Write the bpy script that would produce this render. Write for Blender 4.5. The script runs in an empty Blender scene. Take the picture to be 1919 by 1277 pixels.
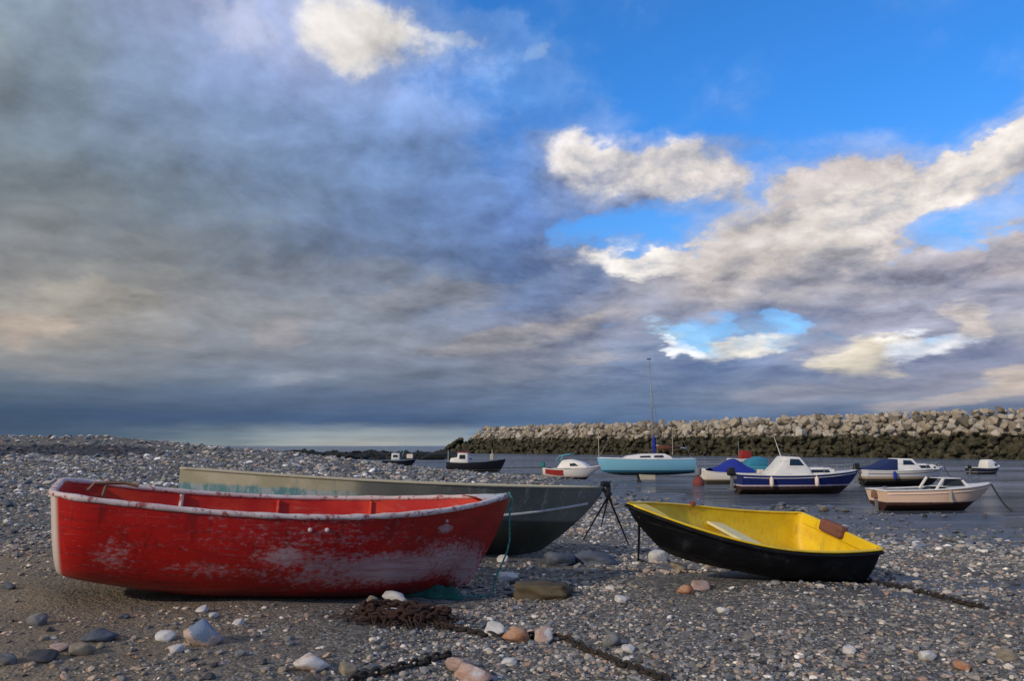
import bpy, bmesh, math, random
import numpy as np
from mathutils import Vector, Matrix, Euler, noise as mnoise

random.seed(7)
RNG = np.random.default_rng(11)
D = math.radians
PI = math.pi
sc = bpy.context.scene
COL = sc.collection

# ------------------------------------------------------------------ camera
EYE = 1.05
FPX, CXP, CYP = 1493.0, 959.5, 638.5
PITCH = math.atan(197.5 / FPX)
cam_data = bpy.data.cameras.new("camera")
cam_data.sensor_width = 36.0
cam_data.lens = FPX / 1919.0 * 36.0
cam_data.clip_start = 0.05
cam_data.clip_end = 20000
cam = bpy.data.objects.new("camera", cam_data)
cam.location = (0, 0, EYE)
cam.rotation_euler = (PI / 2 + PITCH, 0, 0)
COL.objects.link(cam)
sc.camera = cam
WATER = -1.25


def ray(px, py):
    """world direction (y component 1) seen through a pixel of the photograph"""
    a = (px - CXP) / FPX
    b = (CYP - py) / FPX
    c, s = math.cos(PITCH), math.sin(PITCH)
    y = c - b * s
    z = s + b * c
    return Vector((a / y, 1.0, z / y))


def at_depth(px, py, Y):
    r = ray(px, py)
    return Vector((r.x * Y, Y, EYE + r.z * Y))


# ------------------------------------------------------------------ object helpers
def link(o, parent=None):
    COL.objects.link(o)
    if parent is not None:
        o.parent = parent
    return o


def empty(name, loc=(0, 0, 0), rot=(0, 0, 0)):
    o = bpy.data.objects.new(name, None)
    o.location = loc
    o.rotation_euler = rot
    o.empty_display_size = 0.2
    return link(o)


def tag(o, label=None, cat=None, group=None, kind=None):
    if label:
        o["label"] = label
    if cat:
        o["category"] = cat
    if group:
        o["group"] = group
    if kind:
        o["kind"] = kind
    return o


def mesh_obj(name, verts, faces, mats, parent=None, smooth=False, midx=None, auto=None):
    me = bpy.data.meshes.new(name)
    me.from_pydata([tuple(v) for v in verts], [], faces)
    for m in (mats if isinstance(mats, (list, tuple)) else [mats]):
        me.materials.append(m)
    if midx is not None:
        me.polygons.foreach_set("material_index", midx)
    bm = bmesh.new()
    bm.from_mesh(me)
    bmesh.ops.recalc_face_normals(bm, faces=bm.faces)
    if auto is not None:
        for e in bm.edges:
            if len(e.link_faces) == 2 and e.calc_face_angle(0) > auto:
                e.smooth = False
        smooth = True
    bm.to_mesh(me)
    bm.free()
    if smooth:
        me.polygons.foreach_set("use_smooth", [True] * len(me.polygons))
    me.update()
    return link(bpy.data.objects.new(name, me), parent)


class MB:
    """collects shapes for ONE mesh"""

    def __init__(self):
        self.v = []
        self.f = []

    def add(self, vs, fs):
        n = len(self.v)
        self.v += [Vector(v) for v in vs]
        self.f += [tuple(i + n for i in f) for f in fs]
        return self

    def box(self, c, s, rot=(0, 0, 0), bev=0.0, taper=1.0):
        bm = bmesh.new()
        bmesh.ops.create_cube(bm, size=1)
        for v in bm.verts:
            k = taper if v.co.z > 0 else 1
            v.co = Vector((v.co.x * s[0] * k, v.co.y * s[1] * k, v.co.z * s[2]))
        if bev:
            bmesh.ops.bevel(bm, geom=bm.edges[:], offset=bev, segments=2, affect='EDGES', profile=0.5)
        M = Matrix.Translation(c) @ Euler(rot).to_matrix().to_4x4()
        bm.transform(M)
        bm.verts.index_update()
        self.add([v.co.copy() for v in bm.verts], [[v.index for v in f.verts] for f in bm.faces])
        bm.free()
        return self

    def tube(self, pts, r, n=8, cap=True, closed=False):
        pts = [Vector(p) for p in pts]
        N = len(pts)
        rs = r if isinstance(r, (list, tuple)) else [r] * N
        vs, fs = [], []
        prev = None
        for i, p in enumerate(pts):
            if closed:
                t = pts[(i + 1) % N] - pts[i - 1]
            else:
                t = pts[min(i + 1, N - 1)] - pts[max(i - 1, 0)]
            t.normalize()
            if prev is None:
                ref = Vector((0, 0, 1)) if abs(t.z) < 0.9 else Vector((1, 0, 0))
                a = t.cross(ref).normalized()
            else:
                a = (prev - t * prev.dot(t)).normalized()
            prev = a
            b = t.cross(a)
            for k in range(n):
                an = 2 * PI * k / n
                vs.append(p + (a * math.cos(an) + b * math.sin(an)) * rs[i])
        for i in range(N if closed else N - 1):
            j = (i + 1) % N
            for k in range(n):
                fs.append((i * n + k, i * n + (k + 1) % n, j * n + (k + 1) % n, j * n + k))
        if cap and not closed:
            fs.append(tuple(range(n)))
            fs.append(tuple((N - 1) * n + k for k in range(n)))
        return self.add(vs, fs)

    def lathe(self, prof, c=(0, 0, 0), n=16, M=None):
        vs, fs = [], []
        for (r, z) in prof:
            for k in range(n):
                a = 2 * PI * k / n
                v = Vector((r * math.cos(a), r * math.sin(a), z))
                if M:
                    v = M @ v
                vs.append(v + Vector(c))
        for i in range(len(prof) - 1):
            for k in range(n):
                fs.append((i * n + k, i * n + (k + 1) % n, (i + 1) * n + (k + 1) % n, (i + 1) * n + k))
        fs.append(tuple(range(n)))
        fs.append(tuple((len(prof) - 1) * n + k for k in range(n)))
        return self.add(vs, fs)

    def grid(self, rows, closed=False):
        n = len(rows[0])
        vs = [p for r in rows for p in r]
        fs = []
        for i in range(len(rows) - 1):
            for k in range(n if closed else n - 1):
                fs.append((i * n + k, i * n + (k + 1) % n, (i + 1) * n + (k + 1) % n, (i + 1) * n + k))
        return self.add(vs, fs)

    def build(self, name, mat, parent=None, smooth=False, auto=None):
        return mesh_obj(name, self.v, self.f, mat, parent, smooth, auto=auto)


# ------------------------------------------------------------------ node helpers
class G:
    def __init__(self, tree):
        self.t = tree
        self.nodes = tree.nodes

    def put(self, sock, val):
        if isinstance(val, bpy.types.NodeSocket):
            self.t.links.new(val, sock)
        elif val is not None:
            if hasattr(sock, "default_value"):
                if isinstance(val, (tuple, list)) and sock.type == 'RGBA' and len(val) == 3:
                    val = (*val, 1)
                sock.default_value = val

    def n(self, typ, ins=None, out=0, **props):
        nd = self.nodes.new(typ)
        for k, v in props.items():
            setattr(nd, k, v)
        for k, v in (ins or {}).items():
            self.put(nd.inputs[k], v)
        return nd.outputs[out]

    def m(self, op, a, b=None, c=None, clamp=False):
        nd = self.nodes.new("ShaderNodeMath")
        nd.operation = op
        nd.use_clamp = clamp
        for i, v in enumerate((a, b, c)):
            self.put(nd.inputs[i], v)
        return nd.outputs[0]

    def vm(self, op, a, b=None, out=0):
        nd = self.nodes.new("ShaderNodeVectorMath")
        nd.operation = op
        self.put(nd.inputs[0], a)
        if op == 'SCALE':
            self.put(nd.inputs[3], b)
        else:
            self.put(nd.inputs[1], b)
        return nd.outputs[out]

    def mix(self, f, a, b, blend='MIX'):
        nd = self.nodes.new("ShaderNodeMix")
        nd.data_type = 'RGBA'
        nd.blend_type = blend
        nd.clamp_factor = True
        self.put(nd.inputs[0], f)
        self.put(nd.inputs[6], a)
        self.put(nd.inputs[7], b)
        return nd.outputs[2]

    def rng(self, v, a, b, c=0.0, d=1.0, smooth=True):
        nd = self.nodes.new("ShaderNodeMapRange")
        nd.interpolation_type = 'SMOOTHSTEP' if smooth else 'LINEAR'
        nd.clamp = True
        for i, x in enumerate((v, a, b, c, d)):
            self.put(nd.inputs[i], x)
        return nd.outputs[0]

    def ramp(self, v, stops, interp='LINEAR'):
        nd = self.nodes.new("ShaderNodeValToRGB")
        cr = nd.color_ramp
        cr.interpolation = interp
        while len(cr.elements) > 1:
            cr.elements.remove(cr.elements[-1])
        cr.elements[0].position = stops[0][0]
        cr.elements[0].color = (*stops[0][1], 1)
        for p, c in stops[1:]:
            e = cr.elements.new(p)
            e.color = (*c, 1)
        self.put(nd.inputs[0], v)
        return nd.outputs[0]

    def noise(self, vec, scale, detail=4, rough=0.55, dist=0.0, out=0):
        return self.n("ShaderNodeTexNoise", {"Vector": vec, "Scale": scale, "Detail": detail,
                                              "Roughness": rough, "Distortion": dist}, out=out)

    def xyz(self, x, y, z):
        return self.n("ShaderNodeCombineXYZ", {0: x, 1: y, 2: z})

    def sep(self, v):
        nd = self.nodes.new("ShaderNodeSeparateXYZ")
        self.put(nd.inputs[0], v)
        return nd.outputs[0], nd.outputs[1], nd.outputs[2]


def new_mat(name):
    m = bpy.data.materials.new(name)
    m.use_nodes = True
    m.node_tree.nodes.clear()
    g = G(m.node_tree)
    out = m.node_tree.nodes.new("ShaderNodeOutputMaterial")
    return m, g, out


def principled(g, out, col, rough=0.6, bump=None, bstr=0.3, bdist=0.01, metal=0.0, spec=0.4, **kw):
    ins = {"Base Color": col, "Roughness": rough, "Metallic": metal, "Specular IOR Level": spec}
    ins.update(kw)
    if bump is not None:
        ins["Normal"] = g.n("ShaderNodeBump", {"Height": bump, "Strength": bstr, "Distance": bdist})
    s = g.n("ShaderNodeBsdfPrincipled", ins)
    g.t.links.new(s, out.inputs[0])


def obj_co(g):
    return g.n("ShaderNodeTexCoord", out=3)


def paint(name, col, rough=0.4, dirt=(0.12, 0.1, 0.08), amount=0.35, scale=3.0, chips=None):
    """weathered paint: tint variation, grime streaks and optional chipped spots"""
    m, g, out = new_mat(name)
    co = obj_co(g)
    st = g.vm('MULTIPLY', co, (0.6, 0.6, 2.5))
    n1 = g.noise(st, scale, 6, 0.6)
    n2 = g.noise(co, scale * 6, 4, 0.65)
    base = g.mix(g.rng(n2, 0.3, 0.7, 0, 0.5), col, tuple(min(1, c * 1.25 + 0.01) for c in col))
    base = g.mix(g.rng(n1, 0.5, 0.75, 0, amount), base, dirt)
    if chips:
        n3 = g.noise(g.vm('MULTIPLY', co, (1, 1, 2)), scale * 5, 8, 0.7)
        base = g.mix(g.rng(n3, 0.62, 0.66), base, chips)
    principled(g, out, base, g.rng(n1, 0.3, 0.7, rough, min(1, rough + 0.25)), n2, 0.15, 0.004)
    return m


def plain(name, col, rough=0.5, metal=0.0, var=0.25, scale=8):
    m, g, out = new_mat(name)
    co = obj_co(g)
    n = g.noise(co, scale, 5, 0.6)
    c = g.mix(g.rng(n, 0.3, 0.7), tuple(x * (1 - var) for x in col), tuple(min(1, x * (1 + var)) for x in col))
    principled(g, out, c, rough, n, 0.2, 0.005, metal)
    return m


MAT = {}
MAT['white'] = paint("white_gelcoat", (0.72, 0.70, 0.66), 0.35, (0.35, 0.32, 0.26), 0.45)
MAT['cream'] = paint("cream_gelcoat", (0.80, 0.66, 0.54), 0.4, (0.45, 0.30, 0.22), 0.5)
MAT['navy'] = paint("navy_paint", (0.012, 0.02, 0.10), 0.3, (0.05, 0.05, 0.08), 0.4)
MAT['blue_cloth'] = paint("blue_canvas", (0.012, 0.03, 0.26), 0.8, (0.02, 0.03, 0.1), 0.4)
MAT['navy_cloth'] = paint("navy_canvas", (.010, .024, .10), .8, (.03, .04, .07), .5)
MAT['turq'] = paint("turquoise_paint", (0.10, 0.42, 0.52), 0.35, (0.2, 0.32, 0.34), 0.5)
MAT['teal'] = paint("teal_paint", (0.02, 0.16, 0.16), 0.6, (0.02, 0.05, 0.05), 0.5)
MAT['bluegreen'] = paint("blue_green_canvas", (.03, .20, .30), .7, (.02, .1, .13), .5)
MAT['black'] = plain("black_paint", (0.012, 0.012, 0.016), 0.45)
MAT['antifoul'] = paint("maroon_antifouling", (0.045, 0.012, 0.014), 0.75, (0.02, 0.02, 0.012), 0.6)
MAT['redcover'] = paint("red_canvas", (0.28, 0.02, 0.015), 0.7, (0.1, 0.02, 0.02), 0.4)
MAT['rust'] = paint("rusty_iron", (0.13, 0.045, 0.025), 0.85, (0.03, 0.015, 0.01), 0.7, 12)
MAT['metal'] = plain("grey_alloy", (0.35, 0.36, 0.36), 0.35, 0.8)
MAT['mast'] = plain("mast_alloy", (0.30, 0.31, 0.33), 0.5, 0.3)
MAT['rope'] = plain("dark_rope", (0.03, 0.028, 0.024), 0.9, 0, 0.5, 40)
MAT['tealrope'] = plain("teal_rope", (0.05, 0.22, 0.19), 0.85, 0, 0.5, 40)
MAT['wood'] = paint("weathered_wood", (0.20, 0.12, 0.07), 0.8, (0.07, 0.05, 0.035), 0.6, 5)
MAT['glass'], _g, _o = new_mat("dark_window_glass")
principled(_g, _o, (0.015, 0.02, 0.025), 0.08, spec=0.6)
MAT['grey_tube'] = plain("grey_rubber", (0.16, 0.17, 0.19), 0.6)
MAT['keel'] = paint("pale_keel_paint", (0.42, 0.38, 0.30), 0.7, (0.15, 0.13, 0.1), 0.6)
MAT['orange'] = paint("faded_red_buoy", (.19, .045, .035), .7, (.08, .035, .03), .7, 6)

# ------------------------------------------------------------------ terrain
CTRL = [(-3.2, 5.5, .045), (-3.7, 6.6, .08), (-1.5, 6.2, -.085), (-.4, 6.9, -.21), (2.2, 7.2, -.15), (3.2, 7.9, -.22),
        (1.0, 7.1, -.17), (.4, 9.3, -.235), (-2, 9.2, -.06), (-4, 9.2, .10), (0, 4, -.15), (-3, 4, 0.0), (3, 4, -.2), (0, 2, -.12),
        (5, 8, -.30), (7, 9, -.42), (6, 5, -.27), (-6, 8, .14), (0, 15, -.36), (-2.6, 15, -.12), (-7.6, 15, .24),
        (0, 25, -.58), (-7.7, 25, .27), (-13, 20, .33), (4, 14, -.62), (7, 12, -.62), (10, 13, -.83), (3.5, 22, -.83),
        (-21.2, 33, .62), (-16.8, 33, .62), (-10, 33, .38), (-4, 35, -.18), (-23.8, 37, 1.07), (-18.8, 37, 1.06), (-12.5, 38, .72),
        (-27, 42, 1.62), (-21.4, 42, 1.55), (-16.3, 42, 1.06), (-12.4, 45, .63), (-8.3, 48, .02), (-3.7, 50, -.50), (1.3, 48, -.80),
        (4.2, 42, -1.22), (6, 31, -1.22), (14, 22, -1.22), (18, 17, -1.22), (1.7, 58, -1.3), (-4, 66, -1.4), (-12, 66, -1.45), (-25, 62, -1.0), (-60, 46, 1.7),
        (20, 22, -1.33), (15, 31, -1.33), (11, 45, -1.34), (28, 26, -1.36), (6, 62, -1.42), (24, 36, -1.4), (-5, 80, -1.7), (40, 60, -1.7), (80, 110, -2.2), (-30, 90, -2.2),
        (-80, 120, -2.6), (-60, 10, 1.0), (24, 6, -1.1), (40, 10, -1.7), (-20, 0, .5), (0, -12, 0), (30, -12, -.6), (-40, -12, .6),
        (110, 60, -2.4), (130, 150, -3), (-130, 40, 1.2), (-130, 150, -3), (20, 170, -3)]
CP = np.array(CTRL, float)


def _fit():
    P = CP[:, :2]
    n = len(P)
    d = np.linalg.norm(P[:, None] - P[None], axis=2)
    A = np.zeros((n + 3, n + 3))
    A[:n, :n] = d
    A[:n, n] = 1
    A[:n, n + 1:] = P
    A[n, :n] = 1
    A[n + 1:, :n] = P.T
    b = np.zeros(n + 3)
    b[:n] = CP[:, 2]
    return np.linalg.solve(A, b)


WGT = _fit()


def _wob(X, Y, f, seed):
    r = np.random.default_rng(seed)
    o = np.zeros_like(X)
    for i in range(7):
        a = r.uniform(0, 2 * PI)
        k = f * r.uniform(0.6, 1.9)
        o += np.sin((X * math.cos(a) + Y * math.sin(a)) * k + r.uniform(0, 6.28)) / 7
    return o


def terrain(X, Y):
    X = np.asarray(X, float)
    Y = np.asarray(Y, float)
    sh = X.shape
    Q = np.c_[X.ravel(), Y.ravel()]
    z = np.zeros(len(Q))
    n = len(CP)
    for s in range(0, len(Q), 20000):
        q = Q[s:s + 20000]
        d = np.linalg.norm(q[:, None] - CP[None, :, :2], axis=2)
        z[s:s + 20000] = d @ WGT[:n] + WGT[n] + q @ WGT[n + 1:]
    z = z.reshape(sh)
    z = z + 0.030 * _wob(X, Y, 2.2, 1) + 0.018 * _wob(X, Y, 6.0, 2) + 0.05 * _wob(X, Y, 0.8, 3) * np.clip((Y - 8) / 10, 0, 1)
    # tidal flat: long low bars running along the shore
    fl = np.clip((-1.0 - z) / 0.25, 0, 1)
    z = z + fl * (0.20 * _wob(X * 0.22, Y * 1.0, 1.5, 5) + 0.09 * _wob(X * 0.30, Y, 4.2, 6))
    return z


def tz(x, y):
    return float(terrain(np.array([x]), np.array([y]))[0])


def on_ground(px, py):
    r = ray(px, py)
    lo, hi = 1.5, 120.0
    prev = lo
    ys = np.concatenate([np.arange(2, 14, .05), np.arange(14, 90, .4)])
    h = EYE + r.z * ys - terrain(r.x * ys, ys)
    k = np.where(h < 0)[0]
    Y = ys[k[0]] if len(k) else 60.0
    return Vector((r.x * Y, Y, tz(r.x * Y, Y)))


def on_water(px, py, z=WATER):
    r = ray(px, py)
    Y = (z - EYE) / r.z
    return Vector((r.x * Y, Y, z))


def axis(ranges):
    out = []
    for a, b, st in ranges:
        out += list(np.arange(a, b, st))
    return np.array(out)


gx = axis([(-160, -60, 8), (-60, -25, 1.5), (-25, -8, .35), (-8, 8, .07), (8, 26, .3), (26, 60, 1.5), (60, 161, 8)])
gy = axis([(-16, 2, 1.0), (2, 11, .07), (11, 26, .2), (26, 60, .35), (60, 100, 1.5), (100, 181, 8)])
XX, YY = np.meshgrid(gx, gy)
ZZ = terrain(XX, YY)
nv = XX.size
nx, ny = len(gx), len(gy)
me = bpy.data.meshes.new("shingle_beach")
idx = np.arange(nv).reshape(ny, nx)
quads = np.stack([idx[:-1, :-1], idx[:-1, 1:], idx[1:, 1:], idx[1:, :-1]], -1).reshape(-1, 4)
me.vertices.add(nv)
me.vertices.foreach_set("co", np.c_[XX.ravel(), YY.ravel(), ZZ.ravel()].ravel())
me.loops.add(quads.size)
me.loops.foreach_set("vertex_index", quads.ravel().astype(np.int32))
me.polygons.add(len(quads))
me.polygons.foreach_set("loop_start", np.arange(0, quads.size, 4, dtype=np.int32))
me.polygons.foreach_set("use_smooth", np.ones(len(quads), dtype=bool))
me.update(calc_edges=True)
me.validate()

# ground material: grit, sand patches, stone mottling; wet and muddy towards the water
m, g, out = new_mat("shingle_ground")
pos = g.n("ShaderNodeNewGeometry", out=0)
px_, py_, pz_ = g.sep(pos)
flat = g.xyz(px_, py_, 0.0)
big = g.noise(flat, 0.55, 5, 0.6)
mid = g.noise(flat, 3.2, 6, 0.65)
fine = g.noise(pos, 95, 4, 0.7)
v1 = g.nodes.new("ShaderNodeTexVoronoi")
g.put(v1.inputs["Vector"], pos)
v1.inputs["Scale"].default_value = 55
v2 = g.nodes.new("ShaderNodeTexVoronoi")
g.put(v2.inputs["Vector"], pos)
v2.inputs["Scale"].default_value = 17
grit = g.ramp(g.sep(v1.outputs["Color"])[0], [(0, (.042, .038, .034)), (.35, (.12, .108, .092)), (.65, (.18, .160, .132)),
                                               (.85, (.24, .225, .2)), (1, (.40, .385, .36))])
stones = g.ramp(g.sep(v2.outputs["Color"])[1], [(0, (.05, .048, .046)), (.4, (.12, .11, .098)), (.75, (.20, .178, .150)), (1, (.36, .34, .31))])
col = g.mix(g.rng(mid, .45, .6), grit, stones)
sandmask = g.m('MULTIPLY', g.rng(px_, -.6, -2.2), g.rng(py_, 8.6, 6.8))
sandmask = g.m('MULTIPLY', sandmask, g.rng(mid, .33, .52, .35, 1.0))
sand = g.ramp(fine, [(.25, (.11, .085, .058)), (.5, (.25, .195, .135)), (.8, (.38, .31, .225))])
col = g.mix(sandmask, col, sand)
col = g.mix(g.rng(big, .5, .72, 0, .45), col, (.06, .058, .045))
wet = g.rng(g.m('ADD', pz_, g.m('MULTIPLY', mid, .25)), -.62, -1.02)
mud = g.ramp(g.noise(g.vm('MULTIPLY', pos, (.35, 1.6, 1)), 2.0, 7, .65), [(.3, (.028, .030, .032)), (.55, (.06, .06, .058)), (.8, (.12, .115, .105))])
col = g.mix(g.m('MULTIPLY', wet, .85), col, mud)
wet2 = g.vm('LENGTH', g.vm('MULTIPLY', g.vm('SUBTRACT', flat, (4.7, 7.5, 0)), (.40, .95, 1)), out=1)
wet2 = g.rng(g.m('ADD', wet2, g.m('MULTIPLY', g.m('SUBTRACT', mid, .5), 1.2)), 1.1, .6)
col = g.mix(g.m('MULTIPLY', wet2, .75), col, (.045, .047, .052))
wet = g.m('MAXIMUM', wet, g.m('MULTIPLY', wet2, .8))
weedy = g.m('MULTIPLY', g.rng(g.noise(flat, .9, 5, .65), .54, .64), g.rng(py_, 8, 13))
col = g.mix(g.m('MULTIPLY', weedy, .6), col, (.055, .058, .030))
scarp_shade = g.m('MULTIPLY', g.m('MULTIPLY', g.rng(px_, -14.8, -16.5), g.rng(g.m('ADD', py_, g.m('MULTIPLY', big, 2)), 33.4, 34.6)), g.rng(g.m('ADD', py_, g.m('MULTIPLY', big, 2)), 38.6, 37.4))  # shade of the left bank's face, painted into the ground colour as a band
col = g.mix(g.m('MULTIPLY', scarp_shade, .85), col, (.030, .032, .045))
hgt = g.m('ADD', g.m('MULTIPLY', g.m('SUBTRACT', 1.0, v1.outputs["Distance"]), .5), g.m('ADD', g.m('MULTIPLY', fine, .35), g.m('MULTIPLY', g.m('SUBTRACT', 1.0, v2.outputs["Distance"]), .8)))
principled(g, out, col, g.rng(wet, 0, 1, .9, .38), hgt, .9, .02, spec=.35)
me.materials.append(m)
ground = link(bpy.data.objects.new("shingle_beach", me))
tag(ground, kind="structure")

# water: one sheet to the horizon, rippled
m, g, out = new_mat("tidal_water")
pos = g.n("ShaderNodeNewGeometry", out=0)
w1 = g.noise(g.vm('MULTIPLY', pos, (.22, 1.0, 1)), .62, 8, .66, .7)
w2 = g.noise(g.vm('MULTIPLY', pos, (.5, 1.2, 1)), 5.5, 5, .6)
w3 = g.noise(g.vm('MULTIPLY', pos, (.05, .22, 1)), .6, 4, .55)
hh = g.m('ADD', g.m('MULTIPLY', w1, 1.3), g.m('ADD', g.m('MULTIPLY', w2, .12), g.m('MULTIPLY', w3, .6)))
wc = g.mix(g.rng(w1, .42, .62), (.055, .068, .088), (.17, .19, .215))
principled(g, out, wc, g.rng(w3, .35, .65, .05, .22), hh, 1.0, .85, spec=.5)
S = 9000
mesh = mesh_obj("water", [(-S, -60, WATER), (S, -60, WATER), (S, S, WATER), (-S, S, WATER)], [(0, 1, 2, 3)], m)
tag(mesh, kind="structure")

# ------------------------------------------------------------------ stones
m, g, out = new_mat("beach_stone")
rnd = g.n("ShaderNodeObjectInfo", out=5)
co = g.n("ShaderNodeNewGeometry", out=0)
base = g.ramp(rnd, [(0, (.05, .052, .06)), (.12, (.085, .09, .10)), (.28, (.13, .13, .128)), (.42, (.20, .195, .185)), (.55, (.12, .14, .175)),
                    (.66, (.24, .205, .165)), (.76, (.31, .285, .25)), (.84, (.26, .17, .13)), (.91, (.34, .32, .295)), (.965, (.46, .44, .41)), (1, (.66, .64, .61))])
nn = g.noise(co, 30, 6, .65)
base = g.mix(g.rng(nn, .3, .7, 0, .6), base, g.vm('SCALE', base, 1.7))
nb = g.noise(co, 9, 3, .5)
base = g.mix(g.rng(nb, .55, .68, 0, .5), base, g.vm('SCALE', base, .5))
zz = g.sep(co)[2]
wetk = g.rng(zz, -.75, -1.1, 1.0, .55)
base = g.vm('SCALE', base, wetk)
sx_, sy_, _z = g.sep(co)
flat = g.xyz(sx_, sy_, 0.0)
weedy = g.m('MULTIPLY', g.rng(g.noise(flat, .9, 5, .65), .54, .64), g.rng(sy_, 8, 13))
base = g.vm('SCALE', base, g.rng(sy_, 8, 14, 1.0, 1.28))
base = g.mix(g.m('MULTIPLY', weedy, .7), base, g.vm('MULTIPLY', base, (.62, .60, .36)))
big = g.noise(flat, .55, 5, .6)
sb = g.m('ADD', sy_, g.m('MULTIPLY', big, 2))
scarp_shade = g.m('MULTIPLY', g.m('MULTIPLY', g.rng(sx_, -14.8, -16.5), g.rng(sb, 33.4, 34.6)), g.rng(sb, 38.6, 37.4))  # same bank-face shade, painted into the stones' colour
base = g.mix(g.m('MULTIPLY', scarp_shade, .9), base, g.vm('MULTIPLY', base, (.26, .28, .36)))
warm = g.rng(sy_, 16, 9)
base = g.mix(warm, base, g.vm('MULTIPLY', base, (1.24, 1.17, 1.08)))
sandy = g.m('MULTIPLY', g.rng(sx_, -.6, -2.2), g.rng(sy_, 8.6, 6.8))
base = g.mix(g.m('MULTIPLY', sandy, .55), base, g.vm('MULTIPLY', base, (1.15, .98, .78)))
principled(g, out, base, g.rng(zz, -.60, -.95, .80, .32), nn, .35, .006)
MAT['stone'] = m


def stone_mat(name, c0, c1, c2=None):
    m, g, out = new_mat(name)
    co = obj_co(g)
    r = g.n("ShaderNodeObjectInfo", out=5)
    off = g.vm('ADD', co, g.xyz(g.m('MULTIPLY', r, 50), g.m('MULTIPLY', r, 31), 0.0))
    n1 = g.noise(off, 2.6, 7, .62, .4)
    n2 = g.noise(off, 14, 4, .7)
    c = g.mix(g.rng(n1, .35, .65), c0, c1)
    if c2:
        c = g.mix(g.rng(g.sep(off)[0] if False else g.noise(off, 1.1, 3, .5), .5, .6), c, c2)
    c = g.mix(g.rng(n2, .55, .75, 0, .4), c, tuple(x * .5 for x in c0))
    principled(g, out, c, .8, n2, .4, .02)
    return m


SM = {
    'white': stone_mat("white_stone", (.50, .48, .45), (.66, .64, .60)),
    'grey': stone_mat("grey_stone", (.12, .12, .12), (.22, .215, .205)),
    'slate': stone_mat("slate_blue_stone", (.06, .072, .095), (.12, .14, .175)),
    'tan': stone_mat("tan_stone", (.20, .165, .12), (.32, .27, .20)),
    'pink': stone_mat("pinkish_stone", (.34, .22, .18), (.48, .36, .31)),
    'dark': stone_mat("dark_stone", (.035, .036, .04), (.075, .075, .08)),
    'orange': stone_mat("rusty_orange_stone", (.33, .13, .06), (.45, .28, .18)),
    'pinkshade': stone_mat("pink_stone_blue_shade", (.46, .33, .28), (.55, .45, .40), (.16, .22, .32)),  # pink stone; the blue is its shaded side put into the colour
    'pinkwhite': stone_mat("pink_and_white_stone", (.45, .27, .21), (.52, .38, .31), (.62, .59, .56)),
    'olive': stone_mat("olive_brown_stone", (.07, .052, .03), (.12, .095, .052)),
}


def ico_stone(seed, rough=.30, angular=0.0, sub=3):
    r = random.Random(seed)
    bm = bmesh.new()
    bmesh.ops.create_icosphere(bm, subdivisions=sub, radius=.5)
    o = Vector((r.uniform(-50, 50), r.uniform(-50, 50), r.uniform(-50, 50)))
    planes = []
    for _ in range(9):
        d = Vector((r.gauss(0, 1), r.gauss(0, 1), r.gauss(0, 1))).normalized()
        planes.append((d, r.uniform(.27, .43)))
    for v in bm.verts:
        p = v.co.copy()
        k = 1 + rough * mnoise.noise(p * 2.2 + o) + rough * .35 * mnoise.noise(p * 6 + o)
        p *= k
        for d, h in planes:
            e = p.dot(d) - h
            if e > 0:
                p -= d * e * (.55 + .4 * angular)
        v.co = p
    bm.verts.index_update()
    vs = [v.co.copy() for v in bm.verts]
    fs = [[v.index for v in f.verts] for f in bm.faces]
    bm.free()
    return vs, fs


STONE_MESH = {}


def stone_mesh(kind, var):
    key = (kind, var)
    if key not in STONE_MESH:
        vs, fs = ico_stone(100 + var, .5, .6 + .4 * (var % 2))
        me = bpy.data.meshes.new("beach_stone")
        me.from_pydata([tuple(v) for v in vs], [], fs)
        me.polygons.foreach_set("use_smooth", [True] * len(me.polygons))
        me.materials.append(SM[kind])
        STONE_MESH[key] = me
    return STONE_MESH[key]


def put_stone(kind, var, loc, size, rz, tilt=(0, 0), name="beach_stone"):
    o = bpy.data.objects.new(name, stone_mesh(kind, var))
    o.location = loc
    o.scale = size
    o.rotation_euler = (tilt[0], tilt[1], rz)
    return link(o)


# footprints of the boats on the beach: (origin, yaw, x0, x1, half width)
FOOT = []


def in_foot(x, y, pad=0.0):
    for (ox, oy, yaw, x0, x1, hw) in FOOT:
        dx, dy = x - ox, y - oy
        lx = dx * math.cos(yaw) + dy * math.sin(yaw)
        ly = -dx * math.sin(yaw) + dy * math.cos(yaw)
        if x0 - pad < lx < x1 + pad and abs(ly) < hw + pad:
            return True
    return False


FOOT += [(-3.284, 5.58, .458, -.02, 3.2, .60), (3.115, 8.08, 3.569, 0.05, 2.2, .5), (-3.477, 8.539, .248, 0.05, 4.2, .55)]

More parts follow.
